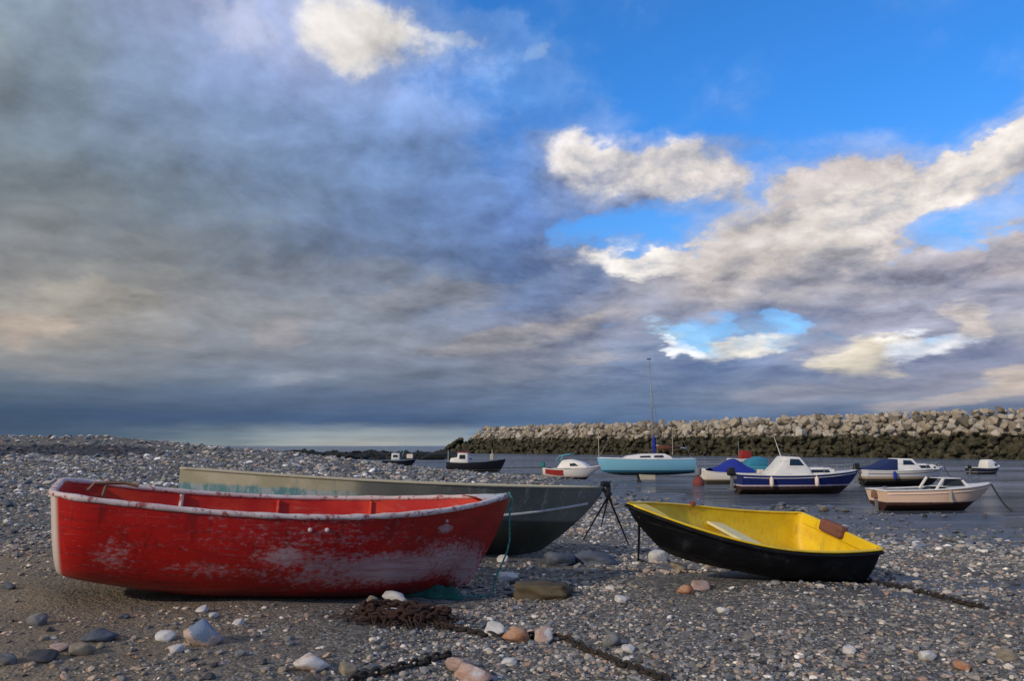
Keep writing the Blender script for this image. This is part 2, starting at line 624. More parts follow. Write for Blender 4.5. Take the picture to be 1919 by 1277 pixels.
# ------------------------------------------------------------------ hull builder
class Hull:
    def __init__(self, L, B, sheer, rake=.35, stern=.9, s0=.45, p=2.2, ey=.6, ez=1.0, round_=.0, keel_rise=.08, bowv=3.0, tr=0.0, chine=None, rocker=0.0, flare=0.0):
        self.__dict__.update(locals())

    def half(self, s):
        if s < self.s0:
            w = self.B / 2 * (self.stern + (1 - self.stern) * math.sin(PI / 2 * s / self.s0))
        else:
            t = (s - self.s0) / (1 - self.s0)
            w = self.B / 2 * (1 - t ** self.p)
        if self.round_ and s * self.L < self.round_:
            q = 1 - s * self.L / self.round_
            w -= self.round_ * (1 - math.sqrt(max(0, 1 - q * q)))
        return w

    def zs(self, s):
        a, m, b = self.sheer
        return a * (1 - s) * (1 - 2 * s) + m * 4 * s * (1 - s) + b * s * (2 * s - 1)

    def zk(self, s):
        k = max(0, (s - .7) / .3)
        return self.keel_rise * k * k + self.rocker * max(0, 1 - s / .4) ** 2

    def pt(self, s, u, side, inset=0.0):
        w = max(0.0, self.half(s) - inset)
        zt = self.zs(s)
        zb = self.zk(s) + inset
        b = s ** self.bowv
        if self.chine:
            cw, cz = self.chine
            uc = .5
            if u < uc:
                y, z = cw * u / uc, cz * u / uc
            else:
                y, z = cw + (1 - cw) * (u - uc) / (1 - uc), cz + (1 - cz) * (u - uc) / (1 - uc)
            y = y * (1 - b) + b * (u ** (1.0 + self.flare))
            z = z * (1 - b) + b * u
        else:
            th = u * PI / 2
            y = (math.sin(th) ** self.ey) * (1 - b) + b * u ** (1 + self.flare)
            z = ((1 - math.cos(th)) ** self.ez) * (1 - b) + b * u
        rk = self.rake * max(0, (s - .6) / .4) ** 1.5
        x = self.L * s - rk * (1 - u) ** 1.4 - self.tr * u * max(0, 1 - s * 4) ** 2
        x = min(max(x, inset - (self.tr * u if s * 4 < 1 else 0)), self.L - inset * 1.5)
        return Vector((x, side * w * y, zb + (zt - zb) * z))

    def shell(self, inset=0.0, N=36, M=12, top=1.0):
        rows = []
        for i in range(N + 1):
            s = i / N
            s = s + .04 * math.sin(2 * PI * s) * -.5
            r = [self.pt(s, top * k / M, -1, inset) for k in range(M, 0, -1)]
            r += [self.pt(s, top * k / M, 1, inset) for k in range(0, M + 1)]
            rows.append(r)
        mb = MB().grid(rows)
        mb.f.append(tuple(range(2 * M + 1)))      # transom
        return mb

    def rim_path(self, inset=0.0, N=44, z=0.0):
        P = []
        ss = [(i / N) ** 1.25 for i in range(N + 1)]
        for s in reversed(ss):
            P.append(self.pt(s, 1, -1, inset) + Vector((0, 0, z)))
        for s in ss[:-1] if True else ss:
            P.append(self.pt(s, 1, 1, inset) + Vector((0, 0, z)))
        return P

    def rim(self, w, h, inset=0.0, z=0.0, wob=0.0, N=44):
        """closed strip of rounded section along the sheer and over the transom"""
        P = self.rim_path(inset, N, z)
        # refine the transom crossing
        n = len(P)
        prof = []
        for k in range(10):
            a = 2 * PI * k / 10
            ca, sa = math.cos(a), math.sin(a)
            prof.append((w / 2 * math.copysign(abs(ca) ** .6, ca), h / 2 * math.copysign(abs(sa) ** .6, sa)))
        rows = []
        for i, p in enumerate(P):
            t = P[(i + 1) % n] - P[i - 1]
            t.z = 0
            if t.length < 1e-6:
                t = Vector((0, 1, 0))
            t.normalize()
            if i == 0:
                t = Vector((0, 1, 0))
            side = Vector((t.y, -t.x, 0))
            k = 1 + wob * mnoise.noise(p * 9)
            rows.append([p + side * a * k + Vector((0, 0, b * k)) for a, b in prof])
        rows.append(rows[0])
        return MB().grid(rows, closed=True)

    def deck(self, s0, s1, drop=0.0, inset=.02, N=14, camber=.03):
        rows = []
        for i in range(N + 1):
            s = s0 + (s1 - s0) * i / N
            a, b = self.pt(s, 1, -1, inset), self.pt(s, 1, 1, inset)
            r = []
            for k in range(7):
                t = k / 6
                q = a.lerp(b, t)
                q.z += camber * (1 - (2 * t - 1) ** 2) - drop
                r.append(q)
            rows.append(r)
        return MB().grid(rows)

    def thwart(self, s, z, width, thick, inset=.03):
        """seat plank across the boat at local height z"""
        # find half width at that height
        hw = 0
        for k in range(101):
            p = self.pt(s, k / 100, 1, inset)
            if p.z <= z:
                hw = p.y
        return MB().box((self.L * s, 0, z), (width, 2 * hw, thick), bev=thick * .25)


def place(name, label, cat, loc, yaw, pitch=0.0, roll=0.0, group=None):
    o = empty(name, loc, (roll, -pitch, yaw))
    return tag(o, label, cat, group)


# ------------------------------------------------------------------ red dinghy
def worn_red():
    m, g, out = new_mat("worn_red_paint")
    co = obj_co(g)
    x, y, z = g.sep(co)
    n_big = g.noise(co, 1.6, 5, .6)
    n_fine = g.noise(g.vm('MULTIPLY', co, (1, 1, 1.8)), 22, 9, .72)
    n_str = g.noise(g.vm('MULTIPLY', co, (.16, .16, 2.2)), 18, 6, .7)
    n_ver = g.noise(g.vm('MULTIPLY', co, (1.6, 1.6, .22)), 14, 5, .65)
    red = g.mix(g.rng(n_big, .35, .68), (.34, .004, .004), (.53, .010, .007))
    red = g.mix(g.rng(n_str, .45, .7, 0, .6), red, (.20, .006, .006))
    low = g.rng(z, .24, .03, 0, .85)
    red = g.mix(g.m('MULTIPLY', low, g.rng(n_str, .3, .6)), red, (.085, .006, .008))

    def blob(cx, cz, rx, rz, gain):
        d = g.vm('MULTIPLY', g.vm('SUBTRACT', g.xyz(x, 0.0, z), (cx, 0, cz)), (1 / rx, 1, 1 / rz))
        return g.rng(g.vm('LENGTH', d, out=1), 1.0, 0.0, 0.0, gain)
    reg = blob(2.22, .28, .85, .23, .34)
    for b in ((2.72, .34, .65, .30, .25), (1.35, .37, .34, .16, .24), (1.85, .28, 1.2, .30, .20), (3.0, .25, .40, .38, .25), (.3, .34, .3, .25, .13), (2.62, .60, .14, .07, .27), (.9, .26, .7, .12, .13), (1.7, .5, 1.8, .35, .10)):
        reg = g.m('MAXIMUM', reg, blob(*b))
    nz = g.m('ADD', g.m('MULTIPLY', n_fine, .55), g.m('ADD', g.m('MULTIPLY', n_str, .30), g.m('MULTIPLY', n_ver, .15)))
    t = g.m('ADD', nz, reg)
    scr = g.noise(g.vm('MULTIPLY', co, (.09, .09, 3.2)), 26, 4, .75)
    spk = g.noise(g.vm('MULTIPLY', co, (1, 1, 1.4)), 60, 5, .7)
    drip = g.noise(g.vm('MULTIPLY', co, (2.2, 2.2, .12)), 9, 5, .65)
    red = g.mix(g.m('MULTIPLY', g.rng(drip, .52, .66), g.rng(z, .1, .5, .2, .6)), red, (.16, .006, .006))
    red = g.mix(g.m('MULTIPLY', g.rng(scr, .62, .68), .55), red, (.50, .16, .13))
    red = g.mix(g.m('MULTIPLY', g.rng(spk, .64, .70), g.rng(n_big, .42, .6, .1, .8)), red, (.52, .30, .27))
    chip = g.rng(t, .575, .74)
    pale = g.mix(g.rng(n_str, .4, .65), (.52, .40, .40), (.42, .22, .21))
    col = g.mix(g.m('MULTIPLY', chip, .88), red, pale)
    grime = g.m('MULTIPLY', g.rng(z, .12, .01), g.rng(n_fine, .35, .6))
    col = g.mix(g.m('MULTIPLY', grime, .7), col, (.11, .085, .05))
    # pale worn vertical corner at the transom
    edge = g.m('MULTIPLY', g.rng(g.m('ADD', x, g.m('MULTIPLY', z, .18)), .05, .012), g.rng(g.m('ADD', z, g.m('MULTIPLY', n_fine, .3)), .15, .32))
    col = g.mix(edge, col, (.66, .58, .52))
    principled(g, out, col, g.rng(t, .5, .75, .34, .75), g.m('ADD', n_fine, g.m('MULTIPLY', chip, -.4)), .22, .006, spec=.45)
    return m


def worn_rim():
    m, g, out = new_mat("worn_white_rim")
    co = obj_co(g)
    n = g.noise(co, 16, 7, .7)
    n2 = g.noise(co, 3, 4, .6)
    x = g.sep(co)[0]
    c = g.mix(g.rng(n2, .35, .65), (.66, .58, .55), (.60, .46, .43))
    c = g.mix(g.rng(x, 3.0, 3.35), c, (.42, .60, .62))
    c = g.mix(g.rng(n, .52, .60, 0, .9), c, (.34, .05, .04))
    c = g.mix(g.rng(n, .36, .30), c, (.20, .17, .15))
    principled(g, out, c, .65, n, .4, .01)
    return m


def red_inner():
    m, g, out = new_mat("red_interior_paint")
    co = obj_co(g)
    n = g.noise(g.vm('MULTIPLY', co, (.3, 1, 1.6)), 9, 7, .68)
    n2 = g.noise(co, 2.2, 4, .6)
    c = g.mix(g.rng(n2, .35, .7), (.46, .010, .005), (.66, .055, .016))
    c = g.mix(g.rng(n, .56, .72, 0, .7), c, (.55, .22, .15))
    c = g.mix(g.rng(n, .42, .30, 0, .6), c, (.12, .01, .01))
    principled(g, out, c, .55, n, .25, .006)
    return m


MAT['red'] = worn_red()
MAT['rim'] = worn_rim()
MAT['redin'] = red_inner()

red = place("rowing_boat", "worn red wooden rowing boat with white rim, resting on the shingle at the left", "boat",
            (-3.115, 5.657, .072), .455, -.094, .043)
RH = Hull(3.36, 1.42, (.695, .665, .865), rake=.30, stern=.88, s0=.42, p=2.3, ey=.46, ez=.86, round_=.20, keel_rise=.10, bowv=3.4, rocker=.12, tr=.13)
RH.shell(0, 60, 16).build("hull", MAT['red'], red, smooth=True, auto=1.0)
RH.shell(.022, 50, 14, .995).build("interior", MAT['redin'], red, smooth=True, auto=1.0)
rim = RH.rim(.050, .038, .010, 0.0, .35, 70)
rim.build("gunwale", MAT['rim'], red, smooth=True)
# breasthook at the bow
bh = RH.deck(.90, .992, -.012, .015, 8, .012)
bh.build("breasthook", MAT['rim'], red)
for s, z in ((.30, .43), (.60, .44)):
    RH.thwart(s, z, .22, .03).build("thwart", MAT['redin'], red)
RH.thwart(.07, .40, .34, .03).build("stern_seat", MAT['redin'], red)
for side in (-1, 1):
    mb = MB()
    mb.tube([RH.pt(.06 + .84 * k / 24, .80, side, .034) for k in range(25)], .016, 6)
    mb.build("stringer", MAT['redin'], red, smooth=True)
    for s in (.22, .45, .68):
        mb = MB()
        a = RH.pt(s, .97, side, .035)
        b = RH.pt(s, .72, side, .035)
        mb.tube([a, b], .018, 6)
        mb.build("knee", MAT['rim'] if s < .3 else MAT['redin'], red)
mb = MB()
mb.tube([(.06, .34, .64), (.10, .34, .70), (.30, .36, .715), (.40, .35, .70)], .014, 6)
mb.tube([(.16, .35, .56), (.18, .35, .70)], .014, 6)
mb.build("stern_bracket", MAT['wood'], red)
mb = MB()
mb.tube([RH.pt(.05 + .80 * k / 20, 0, 1) + Vector((0, 0, -.006)) for k in range(21)], .02, 6)
mb.build("keel", MAT['antifoul'], red)
for sx in (1.62, 2.62, 1.5):
    mb = MB()
    p = RH.pt(sx / 3.36, .90, -1)
    mb.lathe([(.002, -.012), (.016, -.008), (.016, .004), (.006, .012)], p + Vector((0, -.004, 0)), 8, Euler((PI / 2, 0, 0)).to_matrix())
    mb.build("rivet", MAT['rim'], red)


# painter rope hanging from the bow of the red boat
def to_world(e, v):
    return Matrix.Translation(e.location) @ e.rotation_euler.to_matrix().to_4x4() @ Vector(v)


bow = to_world(red, RH.pt(1, 1, 1))
mb = MB()
pts = [bow + Vector((-.01, -.05, .03)), bow + Vector((.025, -.03, -.03))]
foot = Vector((bow.x - .13, bow.y - .26, 0))
foot.z = tz(foot.x, foot.y) + .02
for k in range(1, 10):
    t = k / 9
    p = pts[1].lerp(foot, t)
    p.x += .05 * math.sin(t * PI) * (1 - t) - .02 * math.sin(t * 9)
    pts.append(p)
for k in range(1, 8):
    q = foot + Vector((-.06 * k, -.02 * k + .03 * math.sin(k * 1.4), 0))
    q.z = tz(q.x, q.y) + .015
    pts.append(q)
mb.tube(pts, .008, 7)
tag(mb.build("painter_rope", MAT['tealrope'], smooth=True), "thin teal rope hanging from the bow of the red boat", "rope")

# ------------------------------------------------------------------ pale grey boat behind
def worn_grey(name, c0, c1, chalk):
    m, g, out = new_mat(name)
    co = obj_co(g)
    x, y, z = g.sep(co)
    n = g.noise(g.vm('MULTIPLY', co, (1.2, 1.2, .35)), 7, 8, .7)
    n2 = g.noise(co, 2, 5, .6)
    c = g.mix(g.rng(n2, .35, .65), c0, c1)
    aft = g.rng(g.m('ADD', x, g.m('MULTIPLY', n2, .8)), 2.35, 1.75)
    c = g.mix(g.m('MULTIPLY', aft, g.rng(n, .3, .45, .6, 1)), c, g.mix(g.rng(n2, .4, .6), (.66, .58, .39), (.50, .45, .28)))
    zl_ = g.m('ADD', z, g.m('MULTIPLY', n, .10))
    c = g.mix(g.m('MULTIPLY', g.m('MULTIPLY', aft, g.rng(zl_, .735, .70)), .9), c, g.mix(g.rng(n, .45, .6), (.10, .30, .32), (.48, .54, .54)))
    c = g.mix(g.m('MULTIPLY', g.rng(n, .52, .68), g.m('MULTIPLY', g.rng(z, .45, .62, .1, .8), g.rng(x, 2.0, 3.0))), c, chalk)
    c = g.mix(g.rng(z, .46, .42), c, g.mix(g.rng(n2, .4, .65), (.040, .046, .034), (.075, .08, .055)))
    principled(g, out, c, .6, n, .2, .006)
    return m


MAT['ghull'] = worn_grey("grey_green_hull", (.145, .15, .128), (.19, .19, .165), (.42, .43, .40))
gi, g, out = new_mat("cream_and_teal_interior")
co = obj_co(g)
z = g.sep(co)[2]
n = g.noise(g.vm('MULTIPLY', co, (.5, 1, 2)), 6, 7, .68)
zn = g.m('ADD', z, g.m('MULTIPLY', n, .06))
c = g.mix(g.rng(zn, .715, .69, smooth=False), g.mix(g.rng(n, .35, .65), (.44, .38, .25), (.33, .30, .18)), g.mix(g.rng(n, .45, .6), (.10, .36, .38), (.50, .58, .58)))
principled(g, out, c, .6, n, .2, .006)
MAT['gint'] = gi
MAT['gwhite'] = paint("chalky_white_strip", (.50, .50, .46), .6, (.12, .13, .11), .6, 6, (.15, .16, .13))
MAT['gcream'] = paint("cream_rail", (.45, .40, .27), .6, (.2, .17, .12), .5, 6)

grey = place("dinghy", "long grey green dinghy with cream stern and white strake, lying behind the red boat", "boat",
             (-3.477, 8.539, .01), .248, -.067, -.03)
GH = Hull(4.684, 1.50, (.80, .787, .857), rake=.735, stern=.852, s0=.5, p=2.2, chine=(.80, .30), keel_rise=.10, bowv=2.6, flare=.15)
GH.shell(0, 44, 14).build("hull", MAT['ghull'], grey, smooth=True, auto=.6)
GH.shell(.03, 44, 14, .995).build("interior", MAT['gint'], grey, smooth=True, auto=.6)
GH.rim(.045, .024, .012, .004, .08, 50).build("gunwale", MAT['gcream'], grey, smooth=True)
for side in (-1, 1):
    mb = MB()
    mb.tube([GH.pt(.02 + .95 * k / 40, .64 + .12 * (k / 40) ** 3, side, -.008) for k in range(41)], .016, 6)
    mb.build("rubbing_strake", MAT['gwhite'], grey, smooth=True)
for s in (.22, .48, .72):
    GH.thwart(s, .52, .24, .035, .04).build("thwart", MAT['gint'], grey)
GH.deck(.86, .985, .0, .03, 8, .01).build("foredeck", MAT['ghull'], grey)
mb = MB()
mb.box((.05, 0, .70), (.05, 1.0, .22), bev=.01)
mb.build("transom_board", MAT['gcream'], grey)

# ropes and chain at the bow of the grey dinghy
gbow = to_world(grey, GH.pt(1, 1, 1))
mb = MB()
mb.box((GH.L + .02, 0, .90), (.12, .07, .07), bev=.02)
mb.box((GH.L + .06, 0, .84), (.05, .05, .12), bev=.015)
mb.build("bow_fairlead", MAT['black'], grey)
# thin legged iron stand propping the bow
apex = gbow + Vector((.05, -.03, -.10))
st_ = empty("boat_stand", (apex.x, apex.y, tz(apex.x, apex.y)))
tag(st_, "thin legged black iron stand splayed under the bow of the grey dinghy", "stand")
MAT['iron'] = plain("black_iron", (.014, .013, .012), .75, .3, .5, 20)
o_ = Vector(st_.location)
mb = MB()
mb.box(apex - o_ + Vector((0, 0, .02)), (.07, .06, .08), rot=(.1, .5, .3), bev=.018)
mb.tube([apex - o_ + Vector((-.06, .02, .09)), apex - o_ + Vector((.03, 0, -.06))], .022, 7)
mb.build("head", MAT['iron'], st_)
for px, py in ((1092, 1012), (1126, 990), (1180, 1024)):
    f = on_ground(px, py)
    mb = MB()
    a_ = apex - o_
    b_ = f - o_ + Vector((0, 0, -.02))
    mb.tube([a_, a_.lerp(b_, .5), b_], [.013, .012, .010], 6)
    mb.build("leg", MAT['iron'], st_)

# ------------------------------------------------------------------ yellow dinghy
m, g, out = new_mat("yellow_interior_paint")
co = obj_co(g)
n = g.noise(co, 3.5, 7, .66)
n2 = g.noise(g.vm('MULTIPLY', co, (.6, 1.6, 1)), 11, 7, .7)
x = g.sep(co)[0]
c = g.mix(g.rng(n, .35, .65), (.74, .475, .006), (.86, .585, .014))
c = g.mix(g.m('MULTIPLY', g.rng(n2, .5, .7), g.rng(x, .8, 2.2, .25, .75)), c, (.50, .44, .06))
c = g.mix(g.rng(n2, .66, .74, 0, .6), c, (.66, .60, .38))
c = g.mix(g.rng(g.noise(co, 5, 5, .6), .55, .68, 0, .6), c, (.70, .36, .02))
zy = g.sep(co)[2]
gr_ = g.m('MULTIPLY', g.rng(zy, .20, .03), g.rng(g.noise(co, 4, 7, .7), .38, .6))
c = g.mix(g.m('MULTIPLY', gr_, .75), c, (.20, .15, .04))
drp = g.noise(g.vm('MULTIPLY', co, (2.5, 2.5, .25)), 8, 6, .68)
c = g.mix(g.rng(drp, .56, .68, 0, .5), c, (.36, .27, .03))
c = g.mix(g.rng(g.noise(co, 40, 4, .7), .64, .70, 0, .7), c, (.30, .22, .10))
principled(g, out, c, .5, n2, .2, .006)
MAT['yellow'] = m
m, g, out = new_mat("black_hull_paint")
co = obj_co(g)
n = g.noise(co, 6, 7, .66)
c = g.mix(g.rng(n, .4, .7), (.004, .004, .006), (.012, .013, .018))
c = g.mix(g.rng(n, .60, .70, 0, .5), c, (.06, .06, .062))
sc_ = g.noise(g.vm('MULTIPLY', co, (.15, .15, 3)), 22, 5, .72)
c = g.mix(g.rng(sc_, .60, .68, 0, .5), c, (.09, .09, .09))
c = g.mix(g.m('MULTIPLY', g.rng(g.sep(co)[2], .12, .02), g.rng(n, .4, .6)), c, (.07, .06, .045))
principled(g, out, c, .6, n, .15, .005, spec=.25)
MAT['blackhull'] = m
yel = place("rowing_dinghy", "small dinghy with yellow inside and black hull, tilted towards the viewer on the shingle", "boat",
            (3.115, 8.082, -.235), 3.569, .158, -.241)
YH = Hull(2.47, 1.21, (.482, .365, .42), rake=.36, stern=.90, s0=.42, p=2.1, ey=.5, ez=.95, round_=.05, keel_rise=.12, bowv=2.6)
YH.shell(0, 44, 14).build("hull", MAT['blackhull'], yel, smooth=True, auto=.9)
YH.shell(.014, 44, 14, .998).build("interior", MAT['yellow'], yel, smooth=True, auto=.9)
YH.rim(.034, .018, .008, .004, .1, 50).build("gunwale", MAT['yellow'], yel, smooth=True)
tp = MB()
tp.tube(YH.rim_path(-.016, 44, -.022), .013, 6, closed=True)
tp.build("rubbing_band", MAT['blackhull'], yel, smooth=True)
MAT['palewood'] = paint("pale_yellow_wood", (.70, .62, .34), .6, (.4, .3, .1), .4, 6)
YH.thwart(.43, .235, .20, .028, .02).build("thwart", MAT['palewood'], yel)
YH.deck(.86, .985, .0, .02, 8, .01).build("bow_seat", MAT['yellow'], yel)
mb = MB()
mb.box((.022, 0, .44), (.03, .96, .10), bev=.008)
mb.build("transom_top", MAT['yellow'], yel)
mb = MB()
mb.box((.035, -.06, .470), (.10, .30, .13), bev=.03)
mb.build("outboard_pad", paint("red_brown_pad", (.17, .065, .045), .75, (.06, .03, .03), .7, 9, (.26, .15, .11)), yel)
mb = MB()
mb.lathe([(.012, 0), (.03, .01), (.03, .04), (.012, .05)], YH.pt(.55, 1, -1, .01) + Vector((0, 0, .0)), 8)
mb.build("rowlock", MAT['orange'], yel)

ybow = to_world(yel, YH.pt(1, 1, 1))
f = on_ground(1196, 1052)
mb = MB()
pts = []
st = to_world(yel, YH.pt(.97, .75, 1))
for k in range(10):
    t = k / 9
    p = st.lerp(f + Vector((0, 0, .012)), t)
    p.z -= .05 * math.sin(t * PI)
    pts.append(p)
mb.tube(pts, .012, 6)
tag(mb.build("mooring_rope", MAT['rope'], smooth=True), "dark rope hanging from the bow of the yellow dinghy", "rope")


# ------------------------------------------------------------------ moored boats
def cabin(profile, w0, w1, bev=.03, cx=0.0):
    """closed body: x-z outline extruded across, narrowing towards the top"""
    zs = [p[1] for p in profile]
    z0, z1 = min(zs), max(zs)
    bm = bmesh.new()
    a, b = [], []
    for x, z in profile:
        w = w0 + (w1 - w0) * (z - z0) / max(1e-6, z1 - z0)
        a.append(bm.verts.new((x, -w, z)))
        b.append(bm.verts.new((x, w, z)))
    n = len(profile)
    bm.faces.new(a)
    bm.faces.new(list(reversed(b)))
    for i in range(n):
        bm.faces.new((a[i], b[i], b[(i + 1) % n], a[(i + 1) % n]))
    bmesh.ops.recalc_face_normals(bm, faces=bm.faces)
    if bev:
        bmesh.ops.bevel(bm, geom=bm.edges[:], offset=bev, segments=2, affect='EDGES', profile=.5, clamp_overlap=True)
    mb = MB()
    bm.verts.index_update()
    mb.add([v.co.copy() for v in bm.verts], [[v.index for v in f.verts] for f in bm.faces])
    bm.free()
    return mb


def side_pane(poly, wf, side, th=.012):
    """a window set 4 mm proud of a cabin side; wf(z) gives the half width"""
    mb = MB()
    n = len(poly)
    a = [(x, side * (wf(z) + .004), z) for x, z in poly]
    b = [(x, side * (wf(z) + .004 + th), z) for x, z in poly]
    mb.add(a + b, [tuple(range(n)), tuple(range(n, 2 * n))] + [(i, (i + 1) % n, n + (i + 1) % n, n + i) for i in range(n)])
    return mb


def front_pane(p0, p1, wa, wb, th=.015, off=.006):
    """windscreen between profile points p0 (low) and p1 (high)"""
    d = Vector((p1[0] - p0[0], 0, p1[1] - p0[1]))
    nrm = Vector((d.z, 0, -d.x)).normalized()
    a = Vector((p0[0], 0, p0[1]))
    b = Vector((p1[0], 0, p1[1]))
    q = [a + Vector((0, -wa, 0)), a + Vector((0, wa, 0)), b + Vector((0, wb, 0)), b + Vector((0, -wb, 0))]
    lo = [v + nrm * off for v in q]
    hi = [v + nrm * (off + th) for v in q]
    return MB().add(lo + hi, [(0, 1, 2, 3), (4, 5, 6, 7)] + [(i, (i + 1) % 4, 4 + (i + 1) % 4, 4 + i) for i in range(4)])


def wline(zmin, zmax, w0, w1):
    return lambda z: w0 + (w1 - w0) * (z - zmin) / (zmax - zmin)


def hull_mat(name, top, boot, bottom, z1, z0, rough=.35):
    """topsides, a boot stripe between local heights z0 and z1, antifouling below; rust and scum streaks"""
    m, g, out = new_mat(name)
    co = obj_co(g)
    z = g.sep(co)[2]
    n = g.noise(g.vm('MULTIPLY', co, (2, 2, .35)), 3, 7, .66)
    n2 = g.noise(co, 9, 6, .65)
    c = g.mix(g.rng(n, .5, .75, 0, .35), top, tuple(x * .55 + .04 for x in top))
    b = g.mix(g.rng(n2, .4, .7, 0, .6), bottom, (.05, .05, .025))
    c = g.mix(g.rng(z, z1 + .01, z1 - .01), c, boot)
    c = g.mix(g.rng(g.m('ADD', z, g.m('MULTIPLY', n2, .03)), z0 + .02, z0), c, b)
    principled(g, out, c, g.rng(z, z0 - .02, z0 + .02, .85, rough), n2, .12, .004)
    return m


def outboard(parent, x, z, s=1.0, cowl='black', name="outboard_motor"):
    mb = MB()
    mb.box((x - .22 * s, 0, z + .32 * s), (.42 * s, .30 * s, .40 * s), bev=.08 * s, taper=.82)
    o = mb.build(name, MAT[cowl], parent, auto=.7)
    mb = MB()
    mb.box((x - .20 * s, 0, z - .18 * s), (.16 * s, .10 * s, .75 * s), bev=.03 * s)
    mb.box((x - .22 * s, 0, z - .55 * s), (.40 * s, .10 * s, .10 * s), bev=.03 * s)
    mb.box((x - .05 * s, 0, z + .02 * s), (.16 * s, .22 * s, .16 * s), bev=.02 * s)
    mb.build("leg", MAT['grey_tube'], o)
    return o


def boat_base(name, label, loc, yaw, H, hm, rim_m, draft, roll=0.0, pitch=0.0, deck_from=.5, deck_m='white', group="boats moored in the harbour", floor=True, rimw=.07):
    b = place(name, label, "boat", (loc[0], loc[1], loc[2]), yaw, pitch, roll, group)
    c, s_ = math.cos(yaw), math.sin(yaw)
    # hull origin lies amidships: shift so that the empty sits at the boat's middle, at the waterline
    H.ox, H.oz = -H.L / 2, -draft

    def shift(mb):
        for v in mb.v:
            v.x += H.ox
            v.z += H.oz
        return mb
    H.shift = shift
    shift(H.shell(0, 28, 10)).build("hull", hm, b, smooth=True, auto=.6)
    shift(H.shell(.05, 24, 8, .98)).build("cockpit", MAT['grey_tube'], b, smooth=True, auto=.6)
    shift(H.rim(rimw, .055, .02, .0, 0, 30)).build("gunwale", MAT[rim_m], b, smooth=True)
    shift(H.deck(deck_from, .985, .0, .03, 12, .05)).build("foredeck", MAT[deck_m], b, smooth=True)
    return b


def sh(H, x, z):
    return (H.ox + x, H.oz + z)


def shp(H, poly):
    return [sh(H, *p) for p in poly]


# --- navy blue cabin boat
L = 6.0
H = Hull(L, 2.1, (1.06, 1.02, 1.22), rake=.95, stern=.88, s0=.45, p=2.3, chine=(.84, .33), keel_rise=.12, bowv=2.4, flare=.25)
hm = hull_mat("navy_hull_paint", (.012, .022, .14), (.60, .50, .54), (.035, .012, .014), .46, .40)
base = on_water(1496, 926)
blue = boat_base("cabin_cruiser", "navy blue cabin boat with white wheelhouse, mast aerial and white boot stripe", base, .04, H, hm, 'white', .10, deck_from=.40)
prof = shp(H, [(1.45, 1.0), (3.45, 1.0), (3.30, 1.34), (2.92, 1.86), (2.25, 1.90), (1.95, 1.50)])
cabin(prof, .85, .62, .05).build("wheelhouse", MAT['white'], blue, auto=.7)
wf = wline(H.oz + 1.0, H.oz + 1.9, .85, .62)
for sd in (-1, 1):
    side_pane(shp(H, [(2.35, 1.47), (3.05, 1.47), (2.85, 1.76), (2.42, 1.78)]), wf, sd).build("side_window", MAT['glass'], blue)
front_pane(sh(H, 3.27, 1.40), sh(H, 2.98, 1.78), .62, .55).build("windscreen", MAT['glass'], blue)
prof = shp(H, [(3.2, 1.0), (4.75, 1.04), (4.55, 1.30), (4.35, 1.36), (3.2, 1.36)])
cabin(prof, .72, .60, .04).build("cabin_trunk", MAT['white'], blue, auto=.7)
wf = wline(H.oz + 1.0, H.oz + 1.36, .72, .60)
for sd in (-1, 1):
    side_pane(shp(H, [(3.35, 1.12), (4.35, 1.14), (4.25, 1.27), (3.45, 1.27)]), wf, sd).build("cabin_window", MAT['glass'], blue)
mb = MB()
mb.tube([sh(H, 2.3, 1.88)[0:1] + (0.2,) + sh(H, 2.3, 1.88)[1:], sh(H, 2.0, 2.85)[0:1] + (.2,) + sh(H, 2.0, 2.85)[1:]], [.022, .012], 6)
mb.build("aerial", MAT['white'], blue)
mb = MB()
for sd in (-1, 1):
    P_ = []
    for s in (.66, .76, .86, .95, .99):
        q = H.pt(s, 1, sd, .1)
        q.z += .32
        P_.append(q)
        mb.tube([q, q - Vector((0, 0, .34))], .012, 5)
    mb.tube(P_, .014, 5)
H.shift(mb).build("bow_rail", MAT['metal'], blue)
outboard(blue, H.ox - .02, H.oz + .85, 1.0, 'black')
HULLS = [H]

# --- cream pink open boat with windscreen
L = 4.05
H = Hull(L, 1.7, (.80, .86, 1.02), rake=1.0, stern=.9, s0=.45, p=2.4, chine=(.84, .36), keel_rise=.16, bowv=2.2, tr=.2, flare=.3)
hm = hull_mat("cream_pink_hull", (.92, .64, .47), (.75, .52, .42), (.055, .014, .012), .35, .33)
base = on_water(1757, 957)
pink = boat_base("motorboat", "cream pink motorboat with white rail and raised windscreen frame, nearest of the moored boats", base, .02, H, hm, 'white', .07, deck_from=.52, rimw=.10)
mb = MB()
for sd in (-1, 1):
    mb.box(sh(H, 1.86, 0)[0:1] + (sd * .56, H.oz + 1.02), (.085, .07, .52), rot=(0, .62, 0), bev=.02)
    mb.box(sh(H, 2.86, 0)[0:1] + (sd * .46, H.oz + 1.01), (.08, .06, .38), rot=(0, -.75, 0), bev=.02)
mb.box((H.ox + 2.37, 0, H.oz + 1.215), (.60, .98, .022), bev=.008)
mb.build("windscreen_frame", MAT['white'], pink)
mb = MB()
mb.add([(H.ox + 2.0, -.50, H.oz + .95), (H.ox + 2.84, -.42, H.oz + .95), (H.ox + 2.64, -.42, H.oz + 1.20), (H.ox + 2.10, -.50, H.oz + 1.20),
        (H.ox + 2.0, -.49, H.oz + .95), (H.ox + 2.84, -.41, H.oz + .95), (H.ox + 2.64, -.41, H.oz + 1.20), (H.ox + 2.10, -.49, H.oz + 1.20)],
       [(0, 1, 2, 3), (4, 5, 6, 7), (0, 1, 5, 4), (1, 2, 6, 5), (2, 3, 7, 6), (3, 0, 4, 7)])
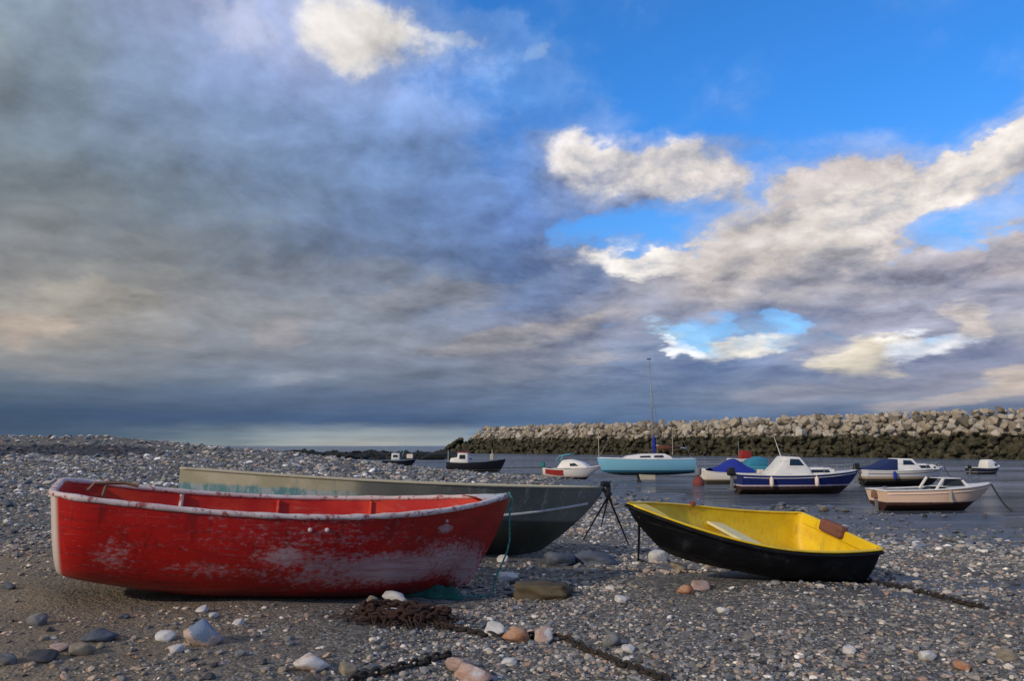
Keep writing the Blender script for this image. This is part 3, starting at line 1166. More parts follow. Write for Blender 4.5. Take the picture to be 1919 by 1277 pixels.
mb.build("windscreen", MAT['glass'], pink)
mb = MB()
mb.box((H.ox + 2.05, -H.half(.5) - .012, H.oz + .62), (.09, .03, .42), bev=.008)
mb.build("fender_strip", MAT['keel'], pink)
H.shift(H.thwart(.28, .55, .35, .05)).build("seat", MAT['white'], pink)
outboard(pink, H.ox - .02, H.oz + .42, .75, 'wood')
HULLS.insert(1, H)
pbow = to_world(pink, (H.ox + L, 0, H.oz + 1.0))

# --- white cruiser with blue cockpit cover
L = 4.9
H = Hull(L, 1.9, (.92, .92, 1.10), rake=.7, stern=.9, s0=.45, p=2.2, chine=(.84, .33), keel_rise=.12, bowv=2.4, flare=.25)
hm = hull_mat("white_hull_dark_bottom", (.72, .72, .72), (.40, .30, .20), (.022, .016, .016), .55, .43)
base = on_water(1693, 911)
wh = boat_base("cabin_cruiser", "white cabin cruiser with blue cockpit cover, between the navy and the cream boats", base, .03, H, hm, 'white', .02, deck_from=.45)
prof = shp(H, [(1.30, .90), (3.3, .90), (3.05, 1.25), (2.78, 1.58), (1.95, 1.60), (1.62, 1.25)])
cabin(prof, .78, .60, .05).build("cabin", MAT['white'], wh, auto=.7)
wf = wline(H.oz + .9, H.oz + 1.6, .78, .60)
for sd in (-1, 1):
    side_pane(shp(H, [(2.15, 1.24), (2.85, 1.24), (2.65, 1.48), (2.2, 1.50)]), wf, sd).build("side_window", MAT['glass'], wh)
prof = shp(H, [(3.0, .9), (4.35, .98), (4.1, 1.22), (3.85, 1.28), (3.0, 1.28)])
cabin(prof, .66, .54, .04).build("cabin_trunk", MAT['white'], wh, auto=.7)
wf = wline(H.oz + .9, H.oz + 1.28, .66, .54)
for sd in (-1, 1):
    side_pane(shp(H, [(2.98, 1.03), (3.80, 1.05), (3.72, 1.20), (3.05, 1.21)]), wf, sd).build("cabin_window", MAT['glass'], wh)
    mb = MB()
    mb.lathe([(.06, 0), (.06, .02)], (H.ox + 4.0, sd * (.62 if sd > 0 else .64), H.oz + 1.10), 10, Euler((PI / 2, 0, 0)).to_matrix())
    mb.build("porthole", MAT['glass'], wh)
prof = shp(H, [(.08, .94), (1.75, .94), (1.90, 1.55), (1.60, 1.57), (.95, 1.20), (.10, 1.0)])
cabin(prof, .84, .62, .08).build("cockpit_cover", MAT['navy_cloth'], wh, auto=.9)
outboard(wh, H.ox - .05, H.oz + .80, 1.0, 'black')
HULLS.insert(1, H)

# --- white boat under royal blue cover
L = 4.3
H = Hull(L, 1.7, (.98, .84, .92), rake=.4, stern=.82, s0=.45, p=2.1, ey=.5, ez=.9, keel_rise=.1, bowv=2.8)
hm = hull_mat("white_hull_plain", (.78, .72, .62), (.45, .36, .22), (.06, .05, .03), .30, .24)
base = on_water(1382, 907)
bc = boat_base("covered_boat", "white open boat under a peaked royal blue cover, moored left of the navy boat", base, .10, H, hm, 'white', .2, deck_from=.75)
rows = []
for i in range(15):
    s = .10 + .62 * i / 14
    a, b = H.pt(s, 1, -1, -.03), H.pt(s, 1, 1, -.03)
    hgt = .16 + .68 * math.exp(-((s - .44) / .20) ** 2)
    r = []
    for k in range(13):
        t = k / 12
        q = a.lerp(b, t)
        q.z += hgt * (1 - abs(2 * t - 1) ** 1.5) + .03 + .02 * mnoise.noise(Vector((s * 14, t * 7, 0)))
        r.append(q)
    rows.append(r)
H.shift(MB().grid(rows)).build("boat_cover", MAT['blue_cloth'], bc, smooth=True)
mb = MB()
mb.box((H.ox + .04, .0, H.oz + 1.02), (.08, .5, .22), bev=.02)
mb.build("stern_post", MAT['white'], bc)
mb = MB()
mb.box((H.ox + 3.4, -.55, H.oz + .95), (.35, .3, .25), bev=.05)
mb.build("locker", MAT['cream'], bc)

# --- turquoise sloop
L = 6.7
H = Hull(L, 2.1, (1.14, 1.11, 1.20), rake=.35, stern=.70, s0=.48, p=2.0, ey=.55, ez=1.0, keel_rise=.25, bowv=3.0, rocker=.15)
hm = hull_mat("turquoise_hull", (.21, .50, .66), (.03, .14, .22), (.015, .05, .085), .36, .22)
base = on_water(1210, 899)
base.y += 0
sl = boat_base("sailing_boat", "turquoise sailing boat with tall bare mast and pale keel, aground in the harbour", base, PI + .06, H, hm, 'white', .0, deck_from=.42, deck_m='white')
sl.location.z = WATER + .28
H.shift(H.deck(.03, .25, .0, .03, 8, .03)).build("stern_deck", MAT['turq'], sl, smooth=True)
prof = shp(H, [(1.5, 1.05), (5.0, 1.10), (4.55, 1.34), (3.6, 1.46), (2.1, 1.48), (1.7, 1.30)])
cabin(prof, .72, .56, .05).build("cabin_trunk", MAT['white'], sl, auto=.7)
wf = wline(H.oz + 1.05, H.oz + 1.48, .72, .56)
for sd in (-1, 1):
    side_pane(shp(H, [(2.2, 1.22), (2.9, 1.22), (2.85, 1.36), (2.25, 1.37)]), wf, sd).build("cabin_window", MAT['glass'], sl)
    side_pane(shp(H, [(3.1, 1.22), (3.9, 1.21), (3.8, 1.33), (3.15, 1.35)]), wf, sd).build("cabin_window", MAT['glass'], sl)
mx = 2.75
mast = MB()
mast.tube([(H.ox + mx, 0, H.oz + 1.4), (H.ox + mx + .05, 0, H.oz + 5), (H.ox + mx + .18, 0, H.oz + 8.05)], [.045, .04, .028], 8)
mo = mast.build("mast", MAT['mast'], sl, smooth=True)
mb = MB()
mb.box((H.ox + mx + .18, 0, H.oz + 8.08), (.30, .05, .07), bev=.01)
mb.build("masthead", MAT['black'], mo)
mb = MB()
mb.tube([(H.ox + mx, 0, H.oz + 2.05), (H.ox + mx - 2.3, 0, H.oz + 1.85)], .05, 8)
mb.build("boom", MAT['white'], sl, smooth=True)
mb = MB()
mb.tube([(H.ox + mx - .02, 0, H.oz + 1.5), (H.ox + mx - .03, 0, H.oz + 2.1), (H.ox + mx - .02, 0, H.oz + 2.75)], [.10, .13, .06], 8)
mb.build("sail_cover", MAT['blue_cloth'], sl, smooth=True)
mb = MB()
mb.tube([(H.ox + mx - .2, 0, H.oz + 1.95), (H.ox + mx - .9, .02, H.oz + 1.88), (H.ox + mx - 1.9, 0, H.oz + 1.9)], [.12, .16, .06], 8)
mb.build("furled_sail", MAT['rust'], sl, smooth=True)
mb = MB()
top = (H.ox + mx + .17, 0, H.oz + 7.7)
for e in ((H.ox + L - .1, 0, H.oz + 1.2), (H.ox + .1, 0, H.oz + 1.15), (H.ox + mx - .1, -.95, H.oz + 1.1), (H.ox + mx - .1, .95, H.oz + 1.1), (H.ox + mx - .9, -.8, H.oz + 1.1)):
    mb.tube([top if e[1] == 0 else (H.ox + mx + .1, 0, H.oz + 6.3), e], .009, 5)
mb.build("rigging", MAT['mast'], sl)
for sd in (-1, 1):
    mb = MB()
    mb.box((H.ox + 3.3, sd * .45, H.oz - .16), (1.0, .09, .62), rot=(sd * .15, .12, 0), bev=.03, taper=1.15)
    mb.build("bilge_keel", MAT['keel'], sl)
mb = MB()
mb.tube([(H.ox + L - .12, 0, H.oz + 1.2), (H.ox + L - .1, 0, H.oz + 2.9)], .028, 6)
mb.build("bow_pole", MAT['keel'], sl)
mb = MB()
mb.tube([(H.ox + 1.5, .3, H.oz + 1.4), (H.ox + 1.48, .3, H.oz + 3.1)], .022, 6)
mb.build("flag_pole", MAT['keel'], sl)
mb = MB()
mb.box((H.ox - .03, 0, H.oz + .85), (.07, 1.3, .55), bev=.02)
mb.build("transom_board", MAT['white'], sl)

# --- small white boat with red panel
L = 3.9
H = Hull(L, 1.6, (.80, .74, 1.0), rake=.9, stern=.85, s0=.45, p=2.1, ey=.5, ez=.9, keel_rise=.3, bowv=2.4, rocker=.2)
hm = hull_mat("white_hull_navy_bottom", (.74, .70, .68), (.5, .4, .36), (.02, .022, .05), .28, .20)
base = on_water(1074, 900)
rw = boat_base("motorboat", "small white motorboat with dark red side panel, left of the turquoise sailing boat", base, -.35, H, hm, 'white', .02, deck_from=.5)
prof = shp(H, [(.9, .75), (3.2, .85), (2.7, 1.20), (1.9, 1.42), (1.3, 1.35)])
cabin(prof, .62, .42, .09).build("cuddy", MAT['white'], rw, auto=.9)
wf = wline(H.oz + .75, H.oz + 1.42, .62, .42)
side_pane(shp(H, [(1.9, .95), (2.5, .97), (2.2, 1.16), (1.85, 1.12)]), wf, -1).build("cabin_window", MAT['glass'], rw)
mb = MB()
for i in range(1):
    a = [H.pt(.05 + .33 * k / 6, .97, -1, -.015) for k in range(7)]
    b = [H.pt(.05 + .33 * k / 6, .62, -1, -.015) for k in range(7)]
    a2 = [H.pt(.05 + .33 * k / 6, .97, -1, -.035) for k in range(7)]
    b2 = [H.pt(.05 + .33 * k / 6, .62, -1, -.035) for k in range(7)]
    mb.grid([a, a2, b2, b, a])
H.shift(mb).build("side_panel", MAT['redcover'], rw)
mb = MB()
mb.tube([(H.ox + .9, -.5, H.oz + 1.3), (H.ox + 1.1, -.5, H.oz + 1.62), (H.ox + 1.9, -.45, H.oz + 1.78)], .03, 6)
mb.tube([(H.ox + .9, .5, H.oz + 1.3), (H.ox + 1.1, .5, H.oz + 1.62), (H.ox + 1.9, .45, H.oz + 1.78)], .03, 6)
mb.box((H.ox + 1.5, 0, H.oz + 1.72), (.8, .9, .03), rot=(0, -.2, 0), bev=.01)
mb.build("roof_frame", MAT['turq'], rw)
outboard(rw, H.ox - .02, H.oz + .75, .9, 'teal')

# --- black workboat beyond the shingle spit
L = 5.2
H = Hull(L, 1.9, (1.0, .95, 1.25), rake=.5, stern=.85, s0=.45, p=2.1, ey=.5, ez=.9, keel_rise=.2, bowv=2.6)
hm = hull_mat("black_workboat_hull", (.012, .013, .018), (.2, .2, .2), (.02, .018, .018), .2, .18)
base = at_depth(893, 884, 72)
base.z = WATER
wk = boat_base("fishing_boat", "black workboat with square white wheelhouse, beyond the shingle spit", base, -.12, H, hm, 'black', .15, deck_from=.55, deck_m='black')
prof = shp(H, [(.9, .9), (1.9, .9), (1.85, 1.85), (.98, 1.85)])
cabin(prof, .55, .5, .03).build("wheelhouse", MAT['white'], wk, auto=.7)
wf = wline(H.oz + .9, H.oz + 1.85, .55, .5)
side_pane(shp(H, [(1.12, 1.28), (1.68, 1.28), (1.66, 1.65), (1.14, 1.65)]), wf, -1).build("side_window", MAT['glass'], wk)
prof = shp(H, [(1.0, .85), (.2, .85), (.35, 1.35), (1.0, 1.45)])
cabin(prof, .5, .46, .03).build("engine_box", MAT['white'], wk, auto=.7)
mb = MB()
mb.box((H.ox + 4.0, 0, H.oz + 1.45), (.32, .4, .55), bev=.05)
mb.tube([(H.ox + 4.0, 0, H.oz + 1.2), (H.ox + 4.0, 0, H.oz + 2.1)], .04, 6)
mb.build("winch_post", MAT['keel'], wk)
mb = MB()
mb.box((H.ox + 1.4, 0, H.oz + 1.89), (1.15, 1.2, .06), bev=.02)
mb.build("wheelhouse_roof", MAT['redcover'], wk)
mb = MB()
mb.tube([(H.ox - .5 + .6, -.4, H.oz + .9), (H.ox + .1, -.4, H.oz + 2.0)], .035, 6)
mb.build("stern_post", MAT['keel'], wk)

# --- small far boat behind the spit
L = 3.8
H = Hull(L, 1.6, (.75, .70, .9), rake=.5, stern=.85, s0=.45, p=2.1, ey=.5, ez=.9, keel_rise=.2, bowv=2.6)
hm = hull_mat("pale_far_hull", (.015, .016, .02), (.1, .1, .1), (.02, .02, .02), .25, .2)
base = at_depth(748, 872, 92)
base.z = WATER
fb = boat_base("fishing_boat", "small dark boat with boxy white cabin half hidden by the shingle bank, farthest left", base, .1, H, hm, 'black', .15, deck_from=.6, deck_m='black')
prof = shp(H, [(1.0, .85), (1.95, .85), (1.9, 1.6), (1.05, 1.6)])
cabin(prof, .5, .46, .03).build("wheelhouse", MAT['white'], fb, auto=.7)
wf = wline(H.oz + .85, H.oz + 1.6, .5, .46)
side_pane(shp(H, [(1.2, 1.15), (1.75, 1.15), (1.72, 1.42), (1.22, 1.42)]), wf, -1).build("side_window", MAT['glass'], fb)
mb = MB()
mb.box((H.ox + 3.1, 0, H.oz + 1.25), (.7, .6, .5), bev=.06)
mb.build("net_box", MAT['cream'], fb)
mb = MB()
mb.tube([(H.ox + 2.1, 0, H.oz + .9), (H.ox + 2.6, 0, H.oz + 2.5)], .03, 6)
mb.tube([(H.ox + 2.6, 0, H.oz + 2.5), (H.ox + 3.3, 0, H.oz + 1.6)], .02, 5)
mb.tube([(H.ox + 2.6, 0, H.oz + 2.5), (H.ox + 1.9, 0, H.oz + 1.6)], .02, 5)
mb.build("derrick", MAT['turq'], fb)

# --- small white boat with red top, far
L = 4.0
H = Hull(L, 1.6, (.85, .80, 1.05), rake=.6, stern=.85, s0=.45, p=2.1, ey=.5, ez=.9, keel_rise=.25, bowv=2.5)
hm = hull_mat("white_far_hull", (.74, .72, .68), (.45, .1, .08), (.03, .02, .02), .35, .25)
base = on_water(1395, 868)
base = at_depth(1395, 866, 100)
base.z = WATER
fr = boat_base("motorboat", "small white boat with dark red canopy, far behind the navy boat", base, .15, H, hm, 'white', .10, deck_from=.6)
prof = shp(H, [(1.3, .8), (2.9, .8), (2.75, 1.75), (1.5, 1.85)])
cabin(prof, .55, .42, .08).build("canopy", MAT['redcover'], fr, auto=.8)
mb = MB()
mb.tube([(H.ox + 1.35, 0, H.oz + .9), (H.ox + 1.3, 0, H.oz + 3.0)], .03, 6)
mb.build("mast", MAT['mast'], fr)

# --- teal boat partly hidden behind the navy boat
L = 4.6
H = Hull(L, 1.8, (1.0, .95, 1.15), rake=.5, stern=.85, s0=.45, p=2.1, ey=.5, ez=.9, keel_rise=.2, bowv=2.6)
hm = hull_mat("teal_hull", (.06, .30, .38), (.3, .3, .3), (.02, .04, .05), .25, .2)
base = at_depth(1440, 897, 58)
base.z = WATER
tb = boat_base("motorboat", "teal blue boat with canvas shelter, mostly hidden behind the navy boat", base, .1, H, hm, 'turq', .12, deck_from=.6, deck_m='turq')
prof = shp(H, [(.5, .95), (2.0, .95), (2.1, 1.50), (1.5, 1.66), (.8, 1.42)])
cabin(prof, .7, .55, .08).build("canvas_shelter", MAT['bluegreen'], tb, auto=.8)

# --- far white tender on the right
L = 3.0
H = Hull(L, 1.5, (.7, .66, .85), rake=.5, stern=.85, s0=.45, p=2.1, ey=.5, ez=.9, keel_rise=.15, bowv=2.6)
hm = hull_mat("dark_tender_hull", (.02, .025, .04), (.5, .5, .5), (.02, .02, .025), .2, .18)
base = on_water(1848, 889)
ft = boat_base("motorboat", "small dark hulled boat with rounded white cuddy, farthest right on the water", base, .3, H, hm, 'white', .16, deck_from=.55)
prof = shp(H, [(1.15, .62), (2.3, .66), (2.2, 1.1), (1.85, 1.34), (1.3, 1.30)])
cabin(prof, .5, .38, .09).build("cuddy", MAT['white'], ft, auto=.9)
wf = wline(H.oz + .62, H.oz + 1.34, .5, .38)
side_pane(shp(H, [(1.98, .80), (2.2, .82), (2.12, 1.02), (1.98, 1.04)]), wf, -1).build("cabin_window", MAT['glass'], ft)
outboard(ft, H.ox - .02, H.oz + .55, .7, 'black')

# small fittings of the larger boats
def fender(parent, H, s, drop, mat):
    p = H.pt(s, 1, -1, -.06)
    c = Vector((p.x + H.ox, p.y - .03, p.z + H.oz - drop))
    mb = MB()
    mb.lathe([(.02, -.24), (.08, -.20), (.095, -.08), (.095, .10), (.08, .19), (.02, .24)], c, 10)
    mb.tube([c + Vector((0, 0, .22)), c + Vector((0, .05, drop + .02))], .012, 5)
    mb.build("fender", MAT[mat], parent, smooth=True)


def strip(parent, H, u, mat, r=.018):
    mb = MB()
    for sd in (-1, 1):
        mb = MB()
        mb.tube([H.pt(.01 + .97 * k / 30, u, sd, -.006) + Vector((H.ox, 0, H.oz)) for k in range(31)], r, 6)
        mb.build("rubbing_strip", MAT[mat], parent, smooth=True)


def handrail(parent, a, b, h=.07):
    mb = MB()
    a, b = Vector(a), Vector(b)
    mb.tube([a + Vector((0, 0, h)), b + Vector((0, 0, h))], .014, 6)
    for t in (0, .5, 1):
        q = a.lerp(b, t)
        mb.tube([q, q + Vector((0, 0, h))], .012, 5)
    mb.build("handrail", MAT['metal'], parent)


HB, HW, HP = HULLS
fender(blue, HB, .22, .30, 'cream')
fender(blue, HB, .58, .30, 'cream')
strip(blue, HB, .90, 'white')
for sd in (-1, 1):
    handrail(blue, (HB.ox + 2.35, sd * .58, HB.oz + 1.90), (HB.ox + 2.85, sd * .56, HB.oz + 1.87))
    handrail(blue, (HB.ox + 3.45, sd * .52, HB.oz + 1.36), (HB.ox + 4.30, sd * .52, HB.oz + 1.36))
fender(wh, HW, .30, .26, 'blue_cloth')
strip(wh, HW, .86, 'wood')
for sd in (-1, 1):
    handrail(wh, (HW.ox + 3.05, sd * .46, HW.oz + 1.28), (HW.ox + 3.8, sd * .46, HW.oz + 1.28))
mb = MB()
for sd in (-1, 1):
    P_ = []
    for s in (.72, .82, .92, .99):
        q = HW.pt(s, 1, sd, .1) + Vector((HW.ox, 0, HW.oz + .28))
        P_.append(q)
        mb.tube([q, q - Vector((0, 0, .30))], .012, 5)
    mb.tube(P_, .014, 5)
mb.build("bow_rail", MAT['metal'], wh)
strip(pink, HP, .88, 'cream', .02)
for cx_, cy_, cz_ in ((.5, -.72, .86), (.5, .72, .86), (3.55, 0, 1.0)):
    MB().box((HP.ox + cx_, cy_, HP.oz + cz_), (.16, .04, .045), bev=.008).build("cleat", MAT['metal'], pink)
for bt, hl, px, py, lab in ((blue, HB, 1640, 918, "mooring line from the navy boat bow into the water"), (wh, HW, 1800, 899, "mooring line from the white cruiser bow into the water")):
    a = to_world(bt, (hl.ox + hl.L, 0, hl.oz + hl.zs(1)))
    e = on_water(px, py)
    mb = MB()
    pts = []
    for k in range(13):
        t = k / 12
        p = a.lerp(e, t)
        p.z = max(WATER - .03, p.z - .35 * math.sin(t * PI))
        pts.append(p)
    mb.tube(pts, .018, 5)
    tag(mb.build("mooring_line", MAT['rope'], smooth=True), lab, "rope")

# mooring buoy and mooring lines
b = on_water(1309, 911)
by = empty("mooring_buoy", (b.x, b.y, WATER))
tag(by, "rust red mooring buoy with grey top beside the turquoise boat", "buoy")
MB().lathe([(.05, -.2), (.26, -.12), (.34, .08), (.32, .30), (.18, .50), (.08, .56)], n=18).build("float", MAT['orange'], by, auto=.9)
MB().lathe([(.05, .55), (.16, .60), (.20, .80), (.17, .98), (.06, 1.04)], n=16).build("top_mark", MAT['grey_tube'], by, auto=.9)

e = on_water(1935, 962)
mb = MB()
pts = []
for k in range(15):
    t = k / 14
    p = pbow.lerp(e, t)
    p.z -= .55 * math.sin(t * PI) * (1 - .3 * t)
    p.z = max(p.z, WATER - .03)
    pts.append(p)
mb.tube(pts, .03, 6)
tag(mb.build("mooring_line", MAT['rope'], smooth=True), "dark line running from the cream boat bow into the water at right", "rope")
# ------------------------------------------------------------------ things lying on the shingle
def chain_mesh(pts, link_len=.055, r=.009, wob=.01, seed=1):
    """a run of interlocking links laid along a path on the ground"""
    rr = random.Random(seed)
    mb = MB()
    P = [Vector(p) for p in pts]
    seg = [(P[i + 1] - P[i]).length for i in range(len(P) - 1)]
    tot = sum(seg)
    n = int(tot / (link_len * .72))
    for k in range(n):
        d = (k + .5) / n * tot
        i = 0
        while i < len(seg) - 1 and d > seg[i]:
            d -= seg[i]
            i += 1
        t = d / max(1e-6, seg[i])
        c = P[i].lerp(P[i + 1], t)
        u = (P[i + 1] - P[i]).normalized()
        c += Vector((rr.gauss(0, wob), rr.gauss(0, wob), r * 1.5 + rr.random() * wob))
        side = u.cross(Vector((0, 0, 1))).normalized()
        nrm = Vector((0, 0, 1)) if k % 2 else side
        b = u.cross(nrm).normalized()
        ring = []
        for j in range(10):
            a = 2 * PI * j / 10
            ring.append(c + u * math.cos(a) * link_len * .5 + b * math.sin(a) * link_len * .30)
        mb.tube(ring, r, 5, closed=True)
    return mb


def ground_path(pix, n=40):
    pts = [on_ground(*p) for p in pix]
    out = []
    m_ = len(pts) - 1
    for i in range(m_):
        for k in range(n // m_):
            q = pts[i].lerp(pts[i + 1], k / (n // m_))
            q.z = tz(q.x, q.y)
            out.append(q)
    out.append(pts[-1])
    return out


MAT['chain'] = paint("dark_rusty_chain", (.028, .022, .018), .9, (.09, .04, .02), .7, 12)
for pix, lab, sd in (
        (((820, 1182), (880, 1192), (940, 1202), (1000, 1200), (1060, 1204), (1110, 1228), (1170, 1256), (1250, 1284)), "dark mooring chain running from the rusty heap past the white stones to the bottom edge", 1),
        (((650, 1286), (700, 1272), (770, 1258), (845, 1238)), "short dark chain lying left of the pink and white stones at the bottom edge", 2),
        (((1480, 1072), (1540, 1082), (1610, 1090), (1700, 1108), (1780, 1130), (1850, 1146)), "dark chain trailing over wet gravel right of the yellow dinghy", 3)):
    o = chain_mesh(ground_path(pix, 60), .06, .010, .006, sd).build("mooring_chain", MAT['chain'], smooth=True)
    tag(o, lab, "chain", "mooring chains on the shingle")

# rusty heap of chain and weed under the red boat's bow
hc = on_ground(752, 1168)
hp = []
rr = random.Random(5)
for k in range(95):
    t = k / 95
    a = -.5 + 9.5 * t * PI
    R_ = .08 + .12 * abs(math.sin(t * 7.3)) + .03 * rr.random()
    q = hc + Vector((R_ * 1.35 * math.cos(a), R_ * .75 * math.sin(a) + .03, 0))
    q.z = tz(q.x, q.y) + .01 + .05 * t + .02 * rr.random()
    hp.append(q)
o = chain_mesh(hp, .062, .011, .012, 9).build("chain_heap", paint("dark_rust", (.038, .016, .010), .9, (.014, .010, .007), .7, 14), smooth=True)
tag(o, "heap of rusty brown chain piled on the shingle below the red boat's bow", "chain")
mb = MB()
for k in range(300):
    a = rr.uniform(0, 2 * PI)
    q = hc + Vector((rr.gauss(.02, .17), rr.gauss(.02, .09), 0))
    q.z = tz(q.x, q.y) + .01
    d = Vector((math.cos(a), math.sin(a), 0))
    s_ = Vector((-d.y, d.x, 0)) * rr.uniform(.003, .007)
    L_ = rr.uniform(.08, .2)
    pp = []
    for j in range(5):
        c_ = q + d * L_ * j / 4 + Vector((0, 0, .06 * math.sin(j / 4 * PI) * rr.random() ** 2 + .008))
        d = (d + Vector((rr.gauss(0, .25), rr.gauss(0, .25), 0))).normalized()
        pp.append([c_ - s_, c_ + Vector((0, 0, .006)), c_ + s_])
    mb.grid(pp)
o = mb.build("seaweed_clump", paint("brown_seaweed", (.045, .022, .012), .6, (.02, .012, .008), .6, 8), smooth=True)
tag(o, "dark brown seaweed tangled in the rusty chain heap", "seaweed", kind="stuff")

# crumpled green tarpaulin under the bow
tc = on_ground(800, 1122)
tc.y += .12
rows = []
for i in range(30):
    r_ = []
    for k in range(18):
        u, v = i / 29 - .5, k / 17 - .5
        x_, y_ = tc.x + u * .56 + .05 * mnoise.noise(Vector((v * 4, 3, 1))), tc.y + v * .34 + .04 * mnoise.noise(Vector((u * 5, 9, 2)))
        e_ = max(0, 1 - (2 * abs(u)) ** 3) * max(0, 1 - (2 * abs(v)) ** 3)
        h = tz(x_, y_) + .004 + e_ * (.085 + .05 * mnoise.noise(Vector((u * 6, v * 6, 0))) + .035 * abs(mnoise.noise(Vector((u * 13, v * 11, 4)))))
        r_.append(Vector((x_, y_, h)))
    rows.append(r_)
o = MB().grid(rows).build("tarpaulin", paint("green_tarpaulin", (.012, .085, .065), .75, (.01, .035, .03), .6, 8), smooth=True)
so = o.modifiers.new("thickness", 'SOLIDIFY')
so.thickness = .006
tag(o, "crumpled dark green sheet lying under the bow of the red boat", "tarpaulin")

# brown weathered block
bp = on_ground(1016, 1128)
mb = MB()
bm = bmesh.new()
bmesh.ops.create_cube(bm, size=1)
bmesh.ops.subdivide_edges(bm, edges=bm.edges[:], cuts=9, use_grid_fill=True)
for v in bm.verts:
    p = v.co.copy()
    n_ = max(abs(p.x), abs(p.y), abs(p.z))
    rnd_ = p.normalized() * .62
    p = p.lerp(rnd_, .38)
    p *= 1 + .30 * mnoise.noise(p * 2.6 + Vector((4, 7, 1))) + .10 * mnoise.noise(p * 8)
    v.co = Vector((p.x * .40, p.y * .24, p.z * .15))
bm.verts.index_update()
mb.add([v.co.copy() for v in bm.verts], [[v.index for v in f.verts] for f in bm.faces])
bm.free()
o = mb.build("stone_block", SM['olive'], smooth=True)
o.location = (bp.x, bp.y + .12, tz(bp.x, bp.y) + .045)
o.rotation_euler = (0, .03, -.08)
tag(o, "olive brown squarish block lying on the shingle right of the red boat", "stone")

# distinctive single stones: pixel of the base, width in photo pixels, height ratio
SPECIAL = [
    ('pinkshade', 377, 1216, 62, .72, .1, "large pink stone with painted blue shade, standing alone below the red boat"),
    ('white', 305, 1208, 40, .55, .4, "white stone just left of the large pink stone"),
    ('white', 326, 1228, 26, .7, .9, "small white stone in front of the large pink stone"),
    ('white', 935, 1198, 46, .7, -.5, "white pointed stone beside the orange stone on the chain"),
    ('orange', 966, 1206, 46, .7, .2, "orange brown stone between two pale stones on the chain"),
    ('pinkwhite', 1022, 1208, 34, 1.0, 1.1, "pale upright stone standing right of the orange stone"),
    ('pink', 858, 1262, 52, .6, .6, "pink stone touching the big pale stone at the bottom edge"),
    ('pinkwhite', 886, 1284, 64, .6, -.4, "big pink and white stone cut by the bottom edge of the picture"),
    ('white', 955, 1254, 30, .55, .2, "flat white stone alone below the chain, right of the pink stone"),
    ('tan', 650, 1266, 40, .6, .3, "square tan stone above the short chain at the bottom edge"),
    ('pinkwhite', 582, 1262, 58, .5, .1, "pale flat stone at the bottom left of the tan stone"),
    ('grey', 62, 1176, 38, .75, .5, "round grey stone at the far left below the red boat's stern"),
    ('white', 1232, 1056, 36, .8, .2, "white round stone under the bow of the yellow dinghy"),
    ('tan', 1278, 1072, 30, .8, .6, "tan round stone beside the white one under the yellow dinghy"),
    ('orange', 1286, 1116, 28, .8, .1, "small reddish stone on the shingle below the yellow dinghy"),
    ('pink', 1318, 1108, 36, .6, .9, "pinkish purple stone just below the yellow hull"),
    ('white', 1358, 1154, 26, .6, .2, "white stone in open shingle below the yellow dinghy"),
    ('white', 1744, 1242, 36, .6, .5, "pale stone in the grey gravel at the lower right"),
    ('tan', 1894, 1242, 40, .7, .1, "yellowish tan stone at the lower right edge"),
    ('orange', 1812, 1262, 40, .5, .7, "flat orange stone left of the tan stone at the lower right"),
    ('slate', 182, 1208, 56, .4, .2, "bluish slate stone lying left of the small white stones"),
    ('dark', 70, 1250, 58, .42, .7, "large dark stone in the bottom left corner"),
    ('white', 735, 1142, 46, .45, -.5, "white flat stone on top of the rusty chain heap"),
    ('white', 736, 1170, 34, .5, .2, "white stone in the middle of the rusty chain heap"),
    ('tan', 694, 1140, 26, 1.0, .4, "ochre stone at the left end of the rusty chain heap"),
    ('white', 945, 1056, 22, .8, .3, "small white stone below the stem of the grey dinghy"),
    ('slate', 1050, 1062, 64, .5, .1, "large flat slate stone in front of the grey dinghy bow"),
    ('white', 950, 1092, 40, .5, .4, "pale stone between the red boat's bow and the brown block"),
    ('slate', 1120, 1060, 90, .35, .2, "wide flat slate slab between the grey and yellow dinghies"),
    ('white', 1165, 1132, 26, .6, .2, "white stone right of the brown block"),
    ('grey', 1150, 1215, 36, .7, .9, "grey stone right of the chain in the lower middle"),
    ('white', 1180, 1226, 28, .6, .3, "pale rounded stone next to the grey stone in the lower middle"),
    ('tan', 140, 1236, 44, .6, .3, "brown tan stone in the lower left beside the dark stone"),
    ('pink', 110, 1224, 34, .5, .6, "pinkish stone above the dark stone in the lower left corner"),
]
taken = []
for i, (kd, px, py, w, hr, rz, lab) in enumerate(SPECIAL):
    p = on_ground(px, py)
    d = math.hypot(p.y, EYE)
    wm = w / FPX * p.y
    p.y += wm * .3
    p.z = tz(p.x, p.y)
    if px in (735, 736):
        p.z += .05
    o = put_stone(kd, i % 10, (p.x, p.y, p.z + wm * hr * .27), (wm * 1.12, wm * .95, wm * hr * 1.1), rz, (.1 * math.sin(i), .1 * math.cos(i * 2)))
    tag(o, lab, "stone")
    taken.append((p.x, p.y, wm))

